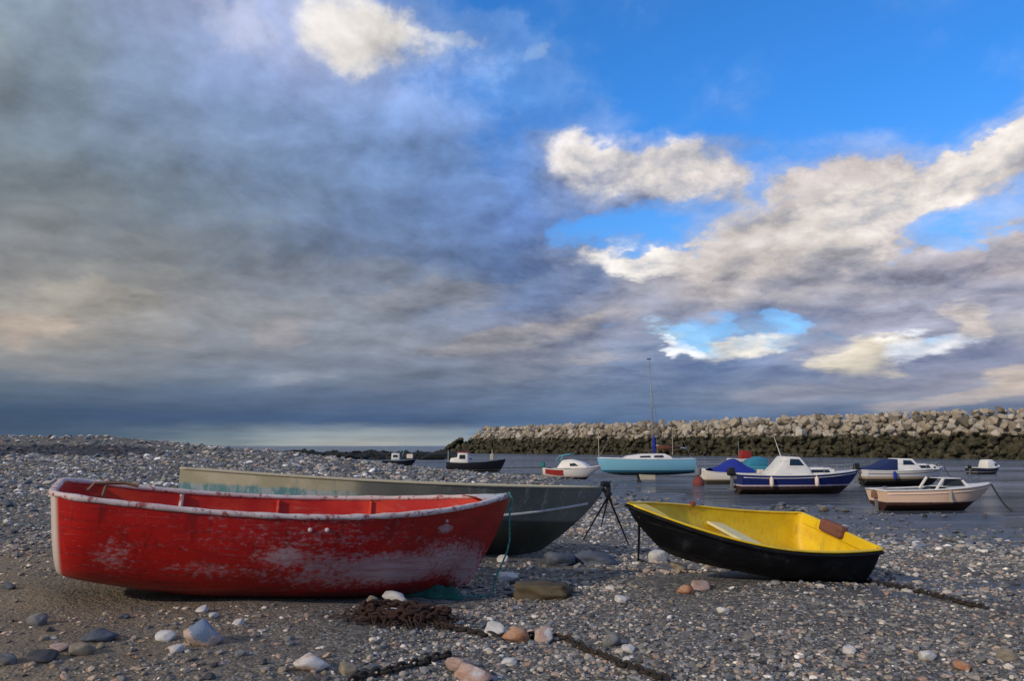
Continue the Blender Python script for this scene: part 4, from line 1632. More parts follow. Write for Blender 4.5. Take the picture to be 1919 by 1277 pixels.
# the larger loose stones of the foreground, each one an object
GROUPS = {'white': "white stones in the shingle", 'grey': "grey stones in the shingle", 'slate': "slate blue stones in the shingle",
          'tan': "tan stones in the shingle", 'pink': "pinkish stones in the shingle", 'dark': "dark stones in the shingle"}
LAB = {'white': "loose white stone lying among smaller grey pebbles", 'grey': "loose mid grey stone lying among smaller pebbles", 'slate': "loose bluish slate stone lying among smaller pebbles",
       'tan': "loose tan stone lying among smaller grey pebbles", 'pink': "loose pinkish stone lying among smaller grey pebbles", 'dark': "loose dark grey stone lying among smaller pebbles"}
kinds = ['white'] * 17 + ['grey'] * 30 + ['slate'] * 22 + ['tan'] * 13 + ['pink'] * 6 + ['dark'] * 12
rr = random.Random(21)
cnt = 0
while cnt < 266:
    y = 3.7 + 9.0 * rr.random() ** 1.5
    x = y * rr.uniform(-.69, .69)
    if in_foot(x, y, .10):
        continue
    if y > 6.5 and x > 3.2 and rr.random() < .7:
        continue
    if x > .6 and y < 6.5 and rr.random() < .55:
        continue
    wm = min(.17, max(.035, rr.lognormvariate(math.log(.052), .42))) * (1 if y < 6 else 1 + (y - 6) * .12)
    if any((x - a) ** 2 + (y - b) ** 2 < (.55 * (wm + c)) ** 2 for a, b, c in taken):
        continue
    taken.append((x, y, wm))
    kd = rr.choice(kinds)
    if kd == 'white':
        wm *= .75
    h = wm * rr.uniform(.4, .75)
    o = put_stone(kd, rr.randrange(10), (x, y, tz(x, y) + h * .22), (wm, wm * rr.uniform(.65, 1), h), rr.uniform(0, 6.28), (rr.gauss(0, .15), rr.gauss(0, .15)))
    tag(o, LAB[kd], "stone", GROUPS[kd])
    cnt += 1

# ------------------------------------------------------------------ shingle: countless pebbles, one object
def band(n, y0, y1, pw, med, sig, lo, hi, embed=.2):
    u = RNG.random(n)
    y = (y0 ** (1 - pw) + u * (y1 ** (1 - pw) - y0 ** (1 - pw))) ** (1 / (1 - pw)) if pw != 1 else y0 * (y1 / y0) ** u
    x = y * RNG.uniform(-.72, .72, n)
    s = np.clip(RNG.lognormal(math.log(med), sig, n), lo, hi)
    return np.c_[x, y, s]


B = np.vstack([band(2600, 3.3, 7.5, .6, .040, .22, .028, .062), band(44000, 3.1, 7.8, .6, .0150, .55, .006, .048), band(27000, 7, 15, .6, .031, .50, .012, .09),
               band(19000, 14, 30, .6, .075, .45, .03, .18), band(15000, 28, 66, .6, .15, .45, .06, .34)])
x, y, s = B[:, 0], B[:, 1], B[:, 2]
z = terrain(x, y)
keep = np.ones(len(x), bool)
for (ox, oy, yaw, x0, x1, hw) in FOOT:
    lx = (x - ox) * math.cos(yaw) + (y - oy) * math.sin(yaw)
    ly = -(x - ox) * math.sin(yaw) + (y - oy) * math.cos(yaw)
    keep &= ~((lx > x0) & (lx < x1) & (np.abs(ly) < hw))
for (a, b, c) in taken:
    keep &= ~((x - a) ** 2 + (y - b) ** 2 < (.42 * c) ** 2)
cl = _wob(x, y, 1.6, 31) + .8 * _wob(x, y, 4.0, 32)
sandy = (x < -.9) & (y < 8.0) & (x > -4.6)
prob = np.clip(.80 + .9 * cl, .2, 1)
prob = np.where(sandy, prob * .42, prob)
wetp = ((x - 4.7) * .40) ** 2 + ((y - 7.5) * .95) ** 2 < .8
prob = np.where(wetp, prob * .45, prob)
prob = np.where(z < WATER + .02, 0, prob)
prob = np.where((z < -.98), prob * .35, prob)
keep &= RNG.random(len(x)) < prob
x, y, s, z, cl = x[keep], y[keep], s[keep], z[keep], cl[keep]
n = len(x)
sc3 = np.c_[s * RNG.uniform(.8, 1.25, n), s * RNG.uniform(.65, 1.1, n), s * RNG.uniform(.30, .62, n)]
rot = np.c_[RNG.normal(0, .25, n), RNG.normal(0, .25, n), RNG.uniform(0, 6.283, n)]
zc = z + sc3[:, 2] * RNG.uniform(-.12, .34, n)
me = bpy.data.meshes.new("pebbles")
me.vertices.add(n)
me.vertices.foreach_set("co", np.c_[x, y, zc].ravel())
a = me.attributes.new("scl", 'FLOAT_VECTOR', 'POINT')
a.data.foreach_set("vector", sc3.ravel())
a = me.attributes.new("rot", 'FLOAT_VECTOR', 'POINT')
a.data.foreach_set("vector", rot.ravel())
a = me.attributes.new("pick", 'INT', 'POINT')
a.data.foreach_set("value", RNG.integers(0, 8, n).astype(np.int32))
peb = link(bpy.data.objects.new("pebbles", me))
me.materials.append(MAT['stone'])
tag(peb, "countless small grey, white and slate pebbles covering the beach", "pebbles", kind="stuff")
ng = bpy.data.node_groups.new("scatter_pebbles", 'GeometryNodeTree')
ng.interface.new_socket("Geometry", in_out='INPUT', socket_type='NodeSocketGeometry')
ng.interface.new_socket("Geometry", in_out='OUTPUT', socket_type='NodeSocketGeometry')
gi_ = ng.nodes.new("NodeGroupInput")
go_ = ng.nodes.new("NodeGroupOutput")


def gn(typ, **props):
    nd = ng.nodes.new(typ)
    for k_, v_ in props.items():
        setattr(nd, k_, v_)
    return nd


join = gn("GeometryNodeJoinGeometry")
for k in range(8):
    ico = gn("GeometryNodeMeshIcoSphere")
    ico.inputs["Radius"].default_value = .5
    ico.inputs["Subdivisions"].default_value = 3
    ps = gn("GeometryNodeInputPosition")
    add = gn("ShaderNodeVectorMath", operation='ADD')
    add.inputs[1].default_value = (k * 7.3, k * 3.1, k * 5.7)
    ng.links.new(ps.outputs[0], add.inputs[0])
    nz = gn("ShaderNodeTexNoise")
    nz.inputs["Scale"].default_value = 2.2
    nz.inputs["Detail"].default_value = 2.0
    ng.links.new(add.outputs[0], nz.inputs["Vector"])
    sub = gn("ShaderNodeVectorMath", operation='SUBTRACT')
    sub.inputs[1].default_value = (.5, .5, .5)
    ng.links.new(nz.outputs["Color"], sub.inputs[0])
    scl = gn("ShaderNodeVectorMath", operation='SCALE')
    scl.inputs[3].default_value = .75
    ng.links.new(sub.outputs[0], scl.inputs[0])
    sp = gn("GeometryNodeSetPosition")
    ng.links.new(ico.outputs["Mesh"], sp.inputs["Geometry"])
    ng.links.new(scl.outputs[0], sp.inputs["Offset"])
    sm = gn("GeometryNodeSetShadeSmooth")
    ng.links.new(sp.outputs[0], sm.inputs["Geometry"])
    mt = gn("GeometryNodeSetMaterial")
    mt.inputs["Material"].default_value = MAT['stone']
    ng.links.new(sm.outputs[0], mt.inputs["Geometry"])
    gti = gn("GeometryNodeGeometryToInstance")
    ng.links.new(mt.outputs[0], gti.inputs[0])
    ng.links.new(gti.outputs[0], join.inputs[0])
iop = gn("GeometryNodeInstanceOnPoints")
iop.inputs["Pick Instance"].default_value = True
ng.links.new(gi_.outputs[0], iop.inputs["Points"])
ng.links.new(join.outputs[0], iop.inputs["Instance"])
for nm, ty, so_ in (("scl", 'FLOAT_VECTOR', "Scale"), ("rot", 'FLOAT_VECTOR', "Rotation"), ("pick", 'INT', "Instance Index")):
    na = gn("GeometryNodeInputNamedAttribute", data_type=ty)
    na.inputs["Name"].default_value = nm
    ng.links.new(na.outputs[0], iop.inputs[so_])
ng.links.new(iop.outputs[0], go_.inputs[0])
md = peb.modifiers.new("scatter", 'NODES')
md.node_group = ng

# ------------------------------------------------------------------ breakwater of quarry boulders
def boulder_geo(seed):
    r = random.Random(seed)
    bm = bmesh.new()
    for _ in range(16):
        p = Vector((r.uniform(-.5, .5), r.uniform(-.5, .5), r.uniform(-.5, .5)))
        m_ = max(abs(p.x), abs(p.y), abs(p.z))
        p *= (.5 / m_) * r.uniform(.75, 1.0) * (1 - .25 * (p.length / m_ - 1))
        bm.verts.new(p)
    res = bmesh.ops.convex_hull(bm, input=bm.verts[:])
    junk = [e for e in res["geom_interior"] if isinstance(e, bmesh.types.BMVert)]
    bmesh.ops.delete(bm, geom=junk, context='VERTS')
    bmesh.ops.bevel(bm, geom=bm.edges[:], offset=.035, segments=1, affect='EDGES', profile=.5)
    bm.verts.index_update()
    vs = [v.co.copy() for v in bm.verts]
    fs = [[v.index for v in f.verts] for f in bm.faces]
    bm.free()
    return vs, fs


def rock_mat(name, weedy):
    m, g, out = new_mat(name)
    pos = g.n("ShaderNodeNewGeometry", out=0)
    r = g.n("ShaderNodeObjectInfo", out=5)
    n1 = g.noise(pos, 1.3, 7, .65)
    n2 = g.noise(pos, .32, 6, .7)
    isl = g.n("ShaderNodeNewGeometry", out=8)
    rn = g.m('FRACT', g.m('ADD', g.m('MULTIPLY', r, 7.3), isl))
    dry = g.ramp(rn, [(0, (.14, .12, .09)), (.25, (.31, .265, .20)), (.5, (.43, .385, .315)), (.75, (.35, .285, .20)), (1, (.55, .505, .43))])
    dry = g.mix(g.rng(n1, .5, .72, 0, .6), dry, (.14, .11, .08))
    weed = g.mix(g.rng(n1, .35, .65), (.016, .017, .010), (.085, .075, .042))
    weed = g.mix(g.rng(rn, .2, .9, 0, .35), weed, (.10, .085, .05))
    z_ = g.m('ADD', g.sep(pos)[2], g.m('MULTIPLY', g.m('SUBTRACT', n2, .5), 5.5))
    c = g.mix(g.rng(z_, 2.95, 3.45), weed, dry)
    principled(g, out, c, .9, n1, .5, .15, spec=.25)
    return m


MAT['rock'] = rock_mat("quarry_rock", False)
BG = [boulder_geo(300 + k) for k in range(10)]
BM_ = []
for vs, fs in BG:
    me = bpy.data.meshes.new("boulder")
    me.from_pydata([tuple(v) for v in vs], [], fs)
    me.materials.append(MAT['rock'])
    bm = bmesh.new()
    bm.from_mesh(me)
    bmesh.ops.recalc_face_normals(bm, faces=bm.faces)
    bm.to_mesh(me)
    bm.free()
    BM_.append(me)

A0 = Vector((116, 100, 0))          # near end, outside the frame
A1 = Vector((-20.0, 255.2, 0))        # seaward end
axis_ = (A1 - A0)
LEN = axis_.length
ux = axis_.normalized()
un = Vector((-ux.y, ux.x, 0))
if un.dot(Vector((0, 0, 0)) - A0) < 0:
    un = -un                         # harbour side


def crest(t):
    """crest height along the breakwater"""
    dend = (1 - t) * LEN
    c_ = 7.9 - 1.1 * t
    return min(c_, WATER + .8 + dend * 1.5)


rr = random.Random(77)
rocks = []
t = 0.0
step = 1.6
ns = int(LEN / step)
for i in range(ns + 1):
    t = i / ns
    hc_ = crest(t)
    rows_ = int((hc_ - (WATER - .8)) / 1.05) + 1
    for j in range(-1, rows_ + 2):
        zf = WATER - .6 + 1.05 * j
        back = (zf - WATER) * 1.35
        if zf > hc_ + .1:
            if j > rows_:
                continue
            zf = hc_ - rr.random() * .15
            back = (hc_ - WATER) * 1.35 + 1.5
        p = A0 + ux * (t * LEN + rr.gauss(0, .42) + (.7 if j % 2 else 0)) - un * (back + rr.gauss(0, .25))
        p.z = zf - .25 + rr.gauss(0, .28 if zf < hc_ - 1.4 else .10)
        sz = min(2.7, 1.3 + rr.expovariate(2.4))
        rocks.append((p, sz))
    # back row on the crest
# round head at the seaward end
for i in range(70):
    a = rr.uniform(-1.3, 1.3)
    hh_ = rr.random()
    rad = (1 - hh_) * 7 + .3
    p = A1 - un * 4.5 + (ux * math.cos(a) + un * math.sin(a)) * rad * .9
    p.z = WATER - .3 + hh_ * 4.8
    rocks.append((p, rr.uniform(1.2, 2.0)))


def in_frame(p):
    return abs(p.x / p.y) < .66


rocks.sort(key=lambda q: (0 if in_frame(q[0]) else 1, (q[0] - Vector((0, 0, EYE))).length / q[1]))
for k, (p, sz) in enumerate(rocks[:290]):
    o = bpy.data.objects.new("boulder", BM_[k % 10])
    o.location = p
    o.scale = (sz * rr.uniform(.85, 1.2), sz * rr.uniform(.8, 1.1), sz * rr.uniform(.7, 1.0))
    o.rotation_euler = (rr.gauss(0, .4), rr.gauss(0, .4), rr.uniform(0, 6.28))
    link(o)
    if p.z > 3.2:
        tag(o, "pale tan boulder in the dry upper part of the breakwater at the right", "boulder", "dry boulders on the breakwater")
    else:
        tag(o, "weed covered dark green boulder low on the breakwater face at the right", "boulder", "weedy boulders on the breakwater")
mb = MB()
for p, sz in rocks[290:]:
    vs, fs = BG[rr.randrange(10)]
    M = Matrix.Translation(p) @ Euler((rr.gauss(0, .4), rr.gauss(0, .4), rr.uniform(0, 6.28))).to_matrix().to_4x4() @ Matrix.Diagonal((sz * rr.uniform(.85, 1.2), sz * rr.uniform(.8, 1.1), sz * rr.uniform(.7, 1.0), 1))
    mb.add([M @ v for v in vs], fs)
o = mb.build("boulders", MAT['rock'])
tag(o, "mass of far boulders forming the seaward half of the breakwater", "boulders", kind="stuff")
# rubble core under the armour
rows_ = []
for i in range(61):
    t = i / 60
    h = max(WATER - 1.4, crest(t) - .85)
    q = A0 + ux * t * LEN
    hb = (h - WATER)
    r_ = []
    for back, zz_ in ((-2.0, WATER - 2.2), (2.2, WATER - .2), (max(1, hb * 1.35 + 2.3), h), (max(1, hb * 1.35) + 4.5, h), (max(2, hb * 2.7) + 7, WATER - 2.2)):
        v = q - un * back
        v.z = zz_ if zz_ < h else h
        r_.append(v)
    rows_.append(r_)
o = MB().grid(rows_).build("breakwater", MAT['rock'])
tag(o, "long rubble breakwater bank carrying the boulders across the right background", "breakwater")

# low dark reef off the end of the breakwater
mb = MB()
for i in range(420):
    y_ = rr.uniform(135, 205)
    x_ = -y_ * rr.uniform(.065, .30)
    s_ = rr.uniform(1.5, 3.6)
    vs, fs = BG[rr.randrange(10)]
    M = Matrix.Translation((x_, y_, WATER + .05)) @ Euler((rr.gauss(0, .3), rr.gauss(0, .3), rr.uniform(0, 6.28))).to_matrix().to_4x4() @ Matrix.Diagonal((s_ * 1.5, s_, s_ * .40, 1))
    mb.add([M @ v for v in vs], fs)
o = mb.build("reef", plain("dark_wet_rock", (.012, .014, .013), .8, 0, .5, 1))
tag(o, "low dark reef of wet rocks on the sea beyond the shingle bank", "reef", kind="stuff")

BLUE_TINT = (.42, 1.28, 2.15)
# (x, y, rx, ry, colour, rotation, gain)   bearings given by photo pixel
CLOUD_SPLATS = [
    (700, 55, 120, 55, (234, 229, 225), 0, 1.0), (430, 25, 70, 40, (186, 188, 206), 10, .5),
    (1105, 298, 75, 45, (228, 221, 217), 0, .9), (1290, 318, 110, 52, (227, 219, 214), 0, .9),
    (1195, 482, 100, 28, (238, 232, 226), 0, .95), (1560, 325, 90, 30, (206, 196, 193), 0, .9),
    (1640, 400, 210, 50, (229, 221, 215), 18, .9), (1840, 280, 90, 30, (226, 218, 212), 25, .9),
    (1420, 470, 160, 50, (196, 188, 184), 0, .8),
    (1385, 645, 90, 24, (246, 240, 228), 14, 1.0), (1600, 666, 85, 36, (226, 214, 190), 0, .75),
    (1740, 640, 90, 26, (238, 240, 244), 8, .95), (1835, 600, 60, 30, (205, 195, 190), 0, .9),
    (1870, 722, 90, 24, (192, 178, 167), 12, .85), (1740, 752, 130, 12, (176, 168, 168), 4, .8),
    (50, 612, 70, 34, (192, 174, 160), 0, .55), (165, 560, 110, 38, (162, 157, 148), 0, .6),
    (505, 622, 46, 20, (168, 158, 157), 0, .4), (1050, 612, 170, 16, (172, 166, 168), 8, .7),
    (560, 700, 60, 14, (150, 158, 168), 5, .5), (1110, 672, 70, 14, (160, 158, 165), 5, .6), (1480, 735, 110, 14, (150, 152, 166), 3, .6),
    (930, 650, 120, 12, (160, 158, 162), 6, .6), (820, 560, 140, 24, (148, 148, 155), 8, .5),
    (1280, 640, 55, 30, (176, 218, 246), -20, .7), (1255, 655, 40, 14, (250, 252, 255), -30, .9),
]
COVER_SPLATS = [
    (690, 58, 130, 60, 1.2, 0, 0), (850, 68, 30, 14, .8, 0, 0), (950, 80, 70, 40, .45, 0, 0), (1000, 72, 16, 14, .7, 0, 0), (1100, 300, 85, 46, 1.3, 0, 0), (1290, 322, 130, 50, 1.3, 0, 0),
    (1120, 360, 110, 34, .9, -10, 0), (1400, 400, 90, 66, .8, 0, 0), (1570, 326, 100, 28, 1.2, 0, 0), (1640, 400, 250, 54, 1.0, 18, 0),
    (1850, 278, 130, 34, 1.4, 26, 0), (1910, 450, 110, 60, .8, 10, 0), (1230, 415, 160, 46, -1.2, 4, 0), (1800, 428, 150, 34, -1.2, 14, 0),
    (1090, 415, 50, 34, -.9, 0, 0), (1200, 480, 90, 26, .9, 0, 0), (1300, 624, 60, 30, -1.15, 30, 0), (1465, 600, 26, 18, -1.0, 0, 0), (1710, 625, 60, 18, -.7, 0, 0), (1440, 330, 40, 30, -.8, 0, 0), (1182, 275, 46, 34, -.8, 0, 0), (1040, 250, 40, 24, .35, 0, 0)]
# ------------------------------------------------------------------ sky
def s2l(c):
    return tuple((v / 255 / 12.92) if v / 255 <= .04045 else ((v / 255 + .055) / 1.055) ** 2.4 for v in c)


SUN_EL, SUN_AZ = 24.0, -132.0        # azimuth from +Y, clockwise positive: low in the left, slightly behind the viewer
W = bpy.data.worlds.new("World")
sc.world = W
W.use_nodes = True
W.cycles.sampling_method = 'MANUAL'
W.cycles.sample_map_resolution = 512
W.node_tree.nodes.clear()
g = G(W.node_tree)
wout = g.nodes.new("ShaderNodeOutputWorld")
bg = g.nodes.new("ShaderNodeBackground")
STR = .1
bg.inputs[1].default_value = STR
g.t.links.new(bg.outputs[0], wout.inputs[0])
d = g.n("ShaderNodeTexCoord", out=0)
dx, dy, dz = g.sep(d)
sky = g.nodes.new("ShaderNodeTexSky")
sky.sky_type = 'NISHITA'
sky.sun_disc = False
sky.sun_elevation = D(SUN_EL)
sky.sun_rotation = D(SUN_AZ)
sky.ozone_density = 3.0
blue = g.mix(1.0, sky.outputs[0], g.mix(g.rng(dz, .12, .42), (.85, 1.30, 1.72), BLUE_TINT), 'MULTIPLY')
# cloud noise lives in the world directions, flattened towards the horizon
zl = g.m('MULTIPLY', g.m('LOGARITHM', g.m('ADD', g.m('MAXIMUM', dz, 0.0), .07), 2.718), .62)
q = g.xyz(dx, dy, zl)
big = g.n("ShaderNodeTexNoise", {"Vector": q, "Scale": 3.2, "Detail": 5, "Roughness": .55}, out=1)
fin = g.n("ShaderNodeTexNoise", {"Vector": q, "Scale": 11.0, "Detail": 8, "Roughness": .6}, out=1)
bx, bz, _ = g.sep(g.vm('SUBTRACT', big, (.5, .5, .5)))
fx, fz, _ = g.sep(g.vm('SUBTRACT', fin, (.5, .5, .5)))
horiz = g.m('SQRT', g.m('ADD', g.m('MULTIPLY', dx, dx), g.m('MULTIPLY', dy, dy)))
az0 = g.m('ARCSINE', g.m('DIVIDE', dx, g.m('MAXIMUM', horiz, .0001)))
el0 = g.m('ARCSINE', dz)
damp = g.rng(el0, .0, .22, .10, 1.0)
az = g.m('ADD', az0, g.m('ADD', g.m('MULTIPLY', bx, .10), g.m('MULTIPLY', fx, .14)))
el = g.m('ADD', el0, g.m('MULTIPLY', damp, g.m('ADD', g.m('MULTIPLY', bz, .06), g.m('MULTIPLY', fz, .10))))


def ang(px, py):
    r = ray(px, py)
    return math.atan2(r.x, 1.0), math.atan2(r.z, math.hypot(r.x, 1.0))


RY = [-330, -120, 0, 80, 160, 240, 320, 400, 480, 540, 600, 650, 700, 745, 790, 815, 834]
RX = [0, 160, 320, 480, 640, 800, 960, 1120, 1280, 1440, 1600, 1760, 1919]
CC = [
    [(150, 155, 165)] * 7 + [(175, 180, 195)] * 6,
    [(124, 138, 150), (128, 142, 160), (135, 148, 175), (140, 155, 190), (150, 170, 205), (150, 175, 215)] + [(160, 185, 225)] * 7,
    [(122, 135, 146), (128, 141, 160), (138, 150, 184), (152, 164, 198), (165, 175, 208), (160, 180, 215)] + [(150, 180, 225)] * 7,
    [(120, 130, 137), (120, 135, 154), (128, 145, 177), (140, 155, 194), (165, 172, 202), (165, 178, 205), (125, 165, 222)] + [(150, 180, 225)] * 6,
    [(116, 124, 130), (115, 131, 150), (117, 137, 168), (122, 144, 184), (132, 154, 200), (134, 158, 206), (118, 160, 220)] + [(150, 180, 225)] * 6,
    [(112, 123, 131), (112, 126, 143), (122, 138, 162), (118, 139, 172), (119, 144, 184), (121, 149, 198), (112, 150, 214), (140, 160, 200), (190, 188, 195), (180, 188, 205), (200, 195, 195), (205, 198, 195), (212, 204, 200)],
    [(112, 120, 126), (113, 124, 134), (114, 130, 148), (112, 132, 162), (114, 138, 176), (111, 141, 188), (104, 140, 200), (165, 168, 185), (195, 188, 188), (200, 195, 195), (198, 190, 190), (208, 200, 194), (205, 195, 192)],
    [(115, 119, 122), (112, 118, 124), (111, 121, 132), (108, 124, 145), (108, 128, 160), (104, 130, 174), (98, 127, 182), (112, 142, 196), (165, 170, 190), (190, 184, 184), (206, 197, 190), (208, 198, 190), (188, 184, 190)],
    [(124, 124, 125), (123, 123, 124), (121, 123, 126), (112, 121, 134), (104, 119, 145), (99, 119, 155), (97, 121, 164), (130, 142, 172), (192, 184, 184), (198, 190, 182), (186, 180, 180), (165, 163, 178), (184, 174, 177)],
    [(133, 131, 128), (148, 145, 140), (132, 132, 132), (128, 132, 140), (126, 134, 148), (122, 132, 151), (106, 126, 164), (120, 136, 170), (172, 166, 170), (174, 169, 173), (160, 160, 175), (146, 149, 172), (150, 152, 172)],
    [(172, 160, 149), (156, 151, 146), (134, 135, 138), (138, 139, 145), (136, 141, 151), (127, 137, 157), (126, 136, 162), (156, 153, 161), (136, 146, 174), (140, 150, 180), (150, 152, 172), (150, 155, 178), (190, 184, 183)],
    [(152, 145, 140), (147, 144, 140), (130, 133, 139), (126, 134, 147), (131, 137, 149), (130, 137, 151), (140, 142, 155), (136, 144, 165), (135, 152, 186), (140, 154, 184), (165, 160, 170), (150, 158, 184), (150, 156, 180)],
    [(112, 119, 127), (118, 124, 131), (110, 121, 136), (120, 130, 146), (120, 130, 148), (118, 130, 152), (128, 136, 154), (124, 136, 160), (112, 131, 166), (116, 135, 170), (132, 142, 168), (118, 130, 166), (140, 142, 160)],
    [(78, 96, 120), (86, 104, 128), (84, 102, 126), (94, 112, 138), (98, 116, 144), (98, 116, 144), (106, 124, 150), (109, 127, 155), (104, 124, 154), (128, 138, 158), (136, 142, 160), (150, 150, 160), (160, 156, 160)],
    [(67, 87, 112), (65, 85, 113), (65, 85, 115), (72, 94, 125), (71, 93, 125), (75, 97, 131), (83, 107, 141), (84, 108, 142), (86, 110, 145), (90, 112, 146), (94, 116, 148), (100, 120, 150), (104, 122, 150)],
    [(72, 92, 116), (78, 98, 120), (92, 110, 127), (134, 147, 154), (152, 162, 166), (150, 160, 166), (110, 134, 158), (90, 115, 148), (88, 112, 146), (90, 112, 146), (92, 114, 147), (95, 116, 148), (98, 118, 148)],
    [(84, 104, 124), (90, 110, 125), (108, 124, 134), (136, 146, 149), (170, 170, 166), (152, 157, 159), (112, 136, 156), (92, 115, 148), (90, 112, 146), (90, 112, 146), (92, 114, 147), (95, 116, 148), (98, 118, 148)],
]
AA = [
    [1, 1, 1, .9, .8, .6, .5, .4, .4, .4, .4, .4, .4],
    [1, 1, .9, .6, .35, .1, 0, 0, 0, 0, 0, 0, 0],
    [1, 1, .95, .80, .45, .08, 0, 0, 0, 0, 0, 0, 0],
    [1, 1, 1, 1, .85, .30, .14, 0, 0, 0, 0, 0, 0],
    [1, 1, 1, 1, 1, .72, .22, 0, 0, 0, 0, 0, 0],
    [1, 1, 1, 1, 1, 1, .55, .05, 0, 0, 0, .0, .10],
    [1, 1, 1, 1, 1, 1, .85, .35, .12, .10, .12, .30, .30],
    [1, 1, 1, 1, 1, 1, 1, .55, .30, .70, .85, .60, .35],
    [1, 1, 1, 1, 1, 1, 1, .85, .85, 1, 1, .98, .92],
    [1] * 13,
    [1, 1, 1, 1, 1, 1, 1, 1, .80, .78, 1, .88, .95],
    [1, 1, 1, 1, 1, 1, 1, 1, .82, .86, 1, .84, .92],
    [1] * 13, [1] * 13, [1] * 13, [1] * 13, [1] * 13]
CCn = np.array(CC, float)
AAn = np.array(AA, float)


def sample(T, px, py):
    i = np.clip(np.interp(py, RY, range(len(RY))), 0, len(RY) - 1.0001)
    j = np.clip(np.interp(px, RX, range(len(RX))), 0, len(RX) - 1.0001)
    a, b = int(i), int(j)
    u, v = i - a, j - b
    return T[a, b] * (1 - u) * (1 - v) + T[a + 1, b] * u * (1 - v) + T[a, b + 1] * (1 - u) * v + T[a + 1, b + 1] * u * v


AZ0, AZ1, NS = D(-36), D(36), 15
els = [ang(960, yy)[1] for yy in RY]
azn = g.rng(az, AZ0, AZ1, smooth=False)
ccol = acov = None
for r, e in enumerate(els):
    st, sa = [], []
    for k in range(NS):
        a = AZ0 + (AZ1 - AZ0) * k / (NS - 1)
        v = Vector((math.sin(a) * math.cos(e), math.cos(a) * math.cos(e), math.sin(e)))
        c_, s_ = math.cos(PITCH), math.sin(PITCH)
        f_ = v.y * c_ + v.z * s_
        px, py = CXP + FPX * v.x / f_, CYP - FPX * (-v.y * s_ + v.z * c_) / f_
        st.append((k / (NS - 1), s2l(sample(CCn, px, py))))
        t_ = float(sample(AAn, px, py))
        sa.append((k / (NS - 1), (t_, t_, t_)))
    rc = g.ramp(azn, st, 'EASE')
    ra = g.ramp(azn, sa, 'EASE')
    if ccol is None:
        ccol, acov = rc, ra
    else:
        f = g.rng(el, els[r - 1], e)
        ccol = g.mix(f, ccol, rc)
        acov = g.mix(f, acov, ra)
cov = g.sep(acov)[0]
# density and relief of the clouds
n1 = g.noise(q, 7.0, 8, .58, .25)
n2 = g.noise(g.vm('ADD', q, (-.020, -.006, .030)), 7.0, 6, .58, .25)
soft = g.noise(q, 2.6, 4, .5)


def puffs(v):
    nd = g.nodes.new("ShaderNodeTexVoronoi")
    nd.feature = 'F1'
    nd.normalize = True
    g.put(nd.inputs["Vector"], v)
    nd.inputs["Scale"].default_value = 9.0
    nd.inputs["Detail"].default_value = 5.0
    nd.inputs["Roughness"].default_value = .55
    nd.inputs["Lacunarity"].default_value = 2.1
    return g.m('SUBTRACT', 1.0, nd.outputs["Distance"])


wq = g.vm('ADD', q, g.vm('SCALE', g.vm('SUBTRACT', fin, (.5, .5, .5)), .10))
v1 = puffs(wq)
v2 = puffs(g.vm('ADD', wq, (-.010, -.004, .030)))
streak = g.noise(g.vm('MULTIPLY', q, (.7, .7, 1.6)), 4.5, 7, .6, .4)
right = g.rng(az0, -.12, .12)
relief = g.m('ADD', g.m('SUBTRACT', n1, n2), g.m('MULTIPLY', g.m('SUBTRACT', v1, v2), g.rng(az0, -.12, .12, .60, 1.0)))
E_ = g.m('ADD', g.m('MULTIPLY', g.m('SUBTRACT', n1, .5), 1.5), g.m('MULTIPLY', g.m('SUBTRACT', v1, .62), .9))
alpha0 = g.m('ADD', g.m('ADD', cov, g.m('ADD', g.rng(cov, .85, 1.0, 0.0, .45), g.rng(cov, 0.0, .08, -.45, 0.0))), g.m('MULTIPLY', E_, 1.25))
relk = g.m('MULTIPLY', g.rng(el0, .02, .16, .6, 1.9), g.rng(az0, -.25, .1, .65, 1.0))
shade = g.m('ADD', 1.0, g.m('ADD', g.m('MULTIPLY', relief, relk), g.m('ADD', g.m('MULTIPLY', g.m('SUBTRACT', soft, .5), .42), g.m('MULTIPLY', g.m('SUBTRACT', streak, .5), .75))))
p2 = g.xyz(az, el, 0.0)


def splat(col, cx, cy, rx, ry, c, rot=0.0, gain=1.0, soft_=.62, nk=.75, relief_on=True):
    """a named puff of cloud or gap in it, at its own bearing and height in the sky, edged by the cloud noise"""
    a, e = ang(cx, cy)
    k = math.cos(a) ** 2
    mp = g.nodes.new("ShaderNodeMapping")
    mp.vector_type = 'TEXTURE'
    g.put(mp.inputs[0], p2)
    mp.inputs[1].default_value = (a, e, 0)
    mp.inputs[2].default_value = (0, 0, D(rot))
    mp.inputs[3].default_value = (rx / FPX * k * 1.5, ry / FPX * math.cos(a) * 1.5, 1)
    gr = g.nodes.new("ShaderNodeTexGradient")
    gr.gradient_type = 'SPHERICAL'
    g.t.links.new(mp.outputs[0], gr.inputs[0])
    v = g.m('ADD', gr.outputs[1], g.m('MULTIPLY', E_, nk))
    f = g.m('MULTIPLY', g.rng(v, .36 - soft_ * .5, .36 + soft_ * .5), gain)
    f = g.m('MULTIPLY', f, g.rng(gr.outputs[1], 0, .3))
    return g.mix(f, col, s2l(c))


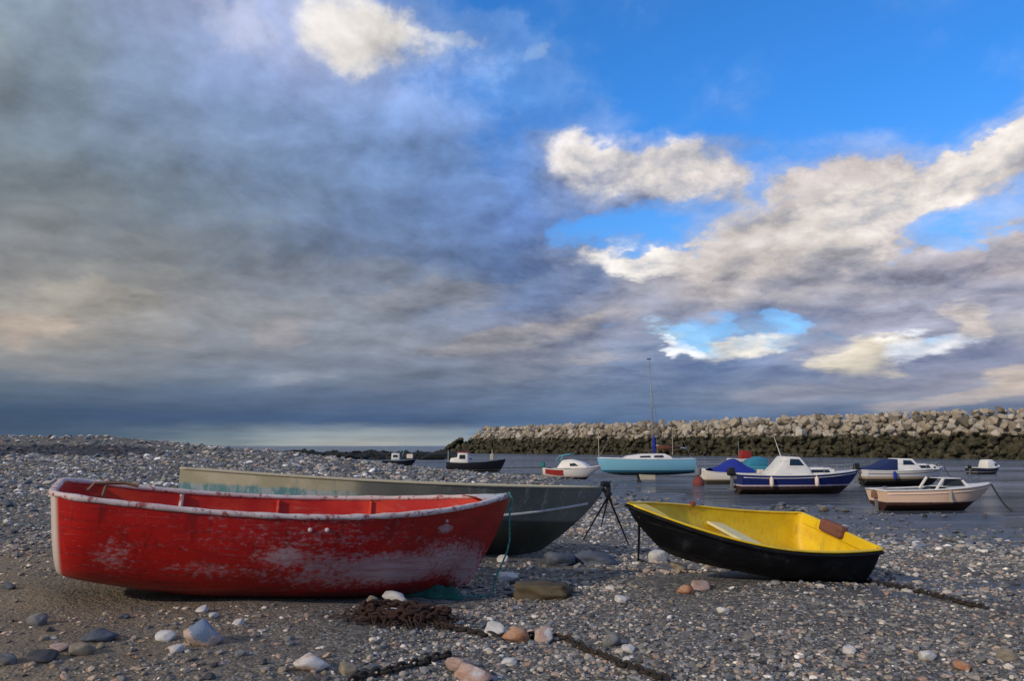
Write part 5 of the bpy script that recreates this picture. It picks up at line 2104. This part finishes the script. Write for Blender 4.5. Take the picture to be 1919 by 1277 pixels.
cl = g.vm('SCALE', ccol, g.m('ADD', 1.0, g.m('MULTIPLY', g.rng(az0, .08, -.22), g.rng(el0, .05, .15, 0.0, .17))))
cl = g.vm('MULTIPLY', cl, g.mix(g.rng(az0, .05, -.2), (1.0, 1.0, 1.0), (.99, 1.0, 1.01)))
for a in CLOUD_SPLATS:
    cl = splat(cl, *a)
cl = g.vm('SCALE', cl, g.m('MAXIMUM', shade, .2))
cl = g.vm('MULTIPLY', cl, g.mix(g.m('MULTIPLY', g.rng(shade, 1.05, .72), right), (1.0, 1.0, 1.0), (.92, .98, 1.10)))
cover = alpha0
for cx, cy, rx, ry, val, rot, nk in COVER_SPLATS:      # clouds standing in the clear part, and gaps between them
    a, e = ang(cx, cy)
    k = math.cos(a) ** 2
    mp = g.nodes.new("ShaderNodeMapping")
    mp.vector_type = 'TEXTURE'
    g.put(mp.inputs[0], p2)
    mp.inputs[1].default_value = (a, e, 0)
    mp.inputs[2].default_value = (0, 0, D(rot))
    mp.inputs[3].default_value = (rx / FPX * k * 1.6, ry / FPX * math.cos(a) * 1.6, 1)
    gr = g.nodes.new("ShaderNodeTexGradient")
    gr.gradient_type = 'SPHERICAL'
    g.t.links.new(mp.outputs[0], gr.inputs[0])
    cover = g.m('ADD', cover, g.m('MULTIPLY', gr.outputs[1], val))
alpha = g.m('MAXIMUM', g.rng(cover, .14, .98), g.m('MULTIPLY', g.rng(cover, -.45, .5), .40))
full = g.mix(alpha, blue, g.vm('SCALE', cl, 1 / STR))
g.t.links.new(full, bg.inputs[0])

# ------------------------------------------------------------------ sun
sd_ = bpy.data.lights.new("sun", 'SUN')
sd_.energy = 2.3
sd_.angle = D(1.5)
sd_.color = (1.0, .86, .70)
so_ = bpy.data.objects.new("sun", sd_)
sv = Vector((math.sin(D(SUN_AZ)) * math.cos(D(SUN_EL)), math.cos(D(SUN_AZ)) * math.cos(D(SUN_EL)), math.sin(D(SUN_EL))))
so_.rotation_euler = sv.to_track_quat('Z', 'Y').to_euler()
link(so_)

sc.view_settings.view_transform = 'Standard'
sc.view_settings.look = 'None'
sc.view_settings.exposure = 0
sc.view_settings.gamma = 1
sc.render.film_transparent = False
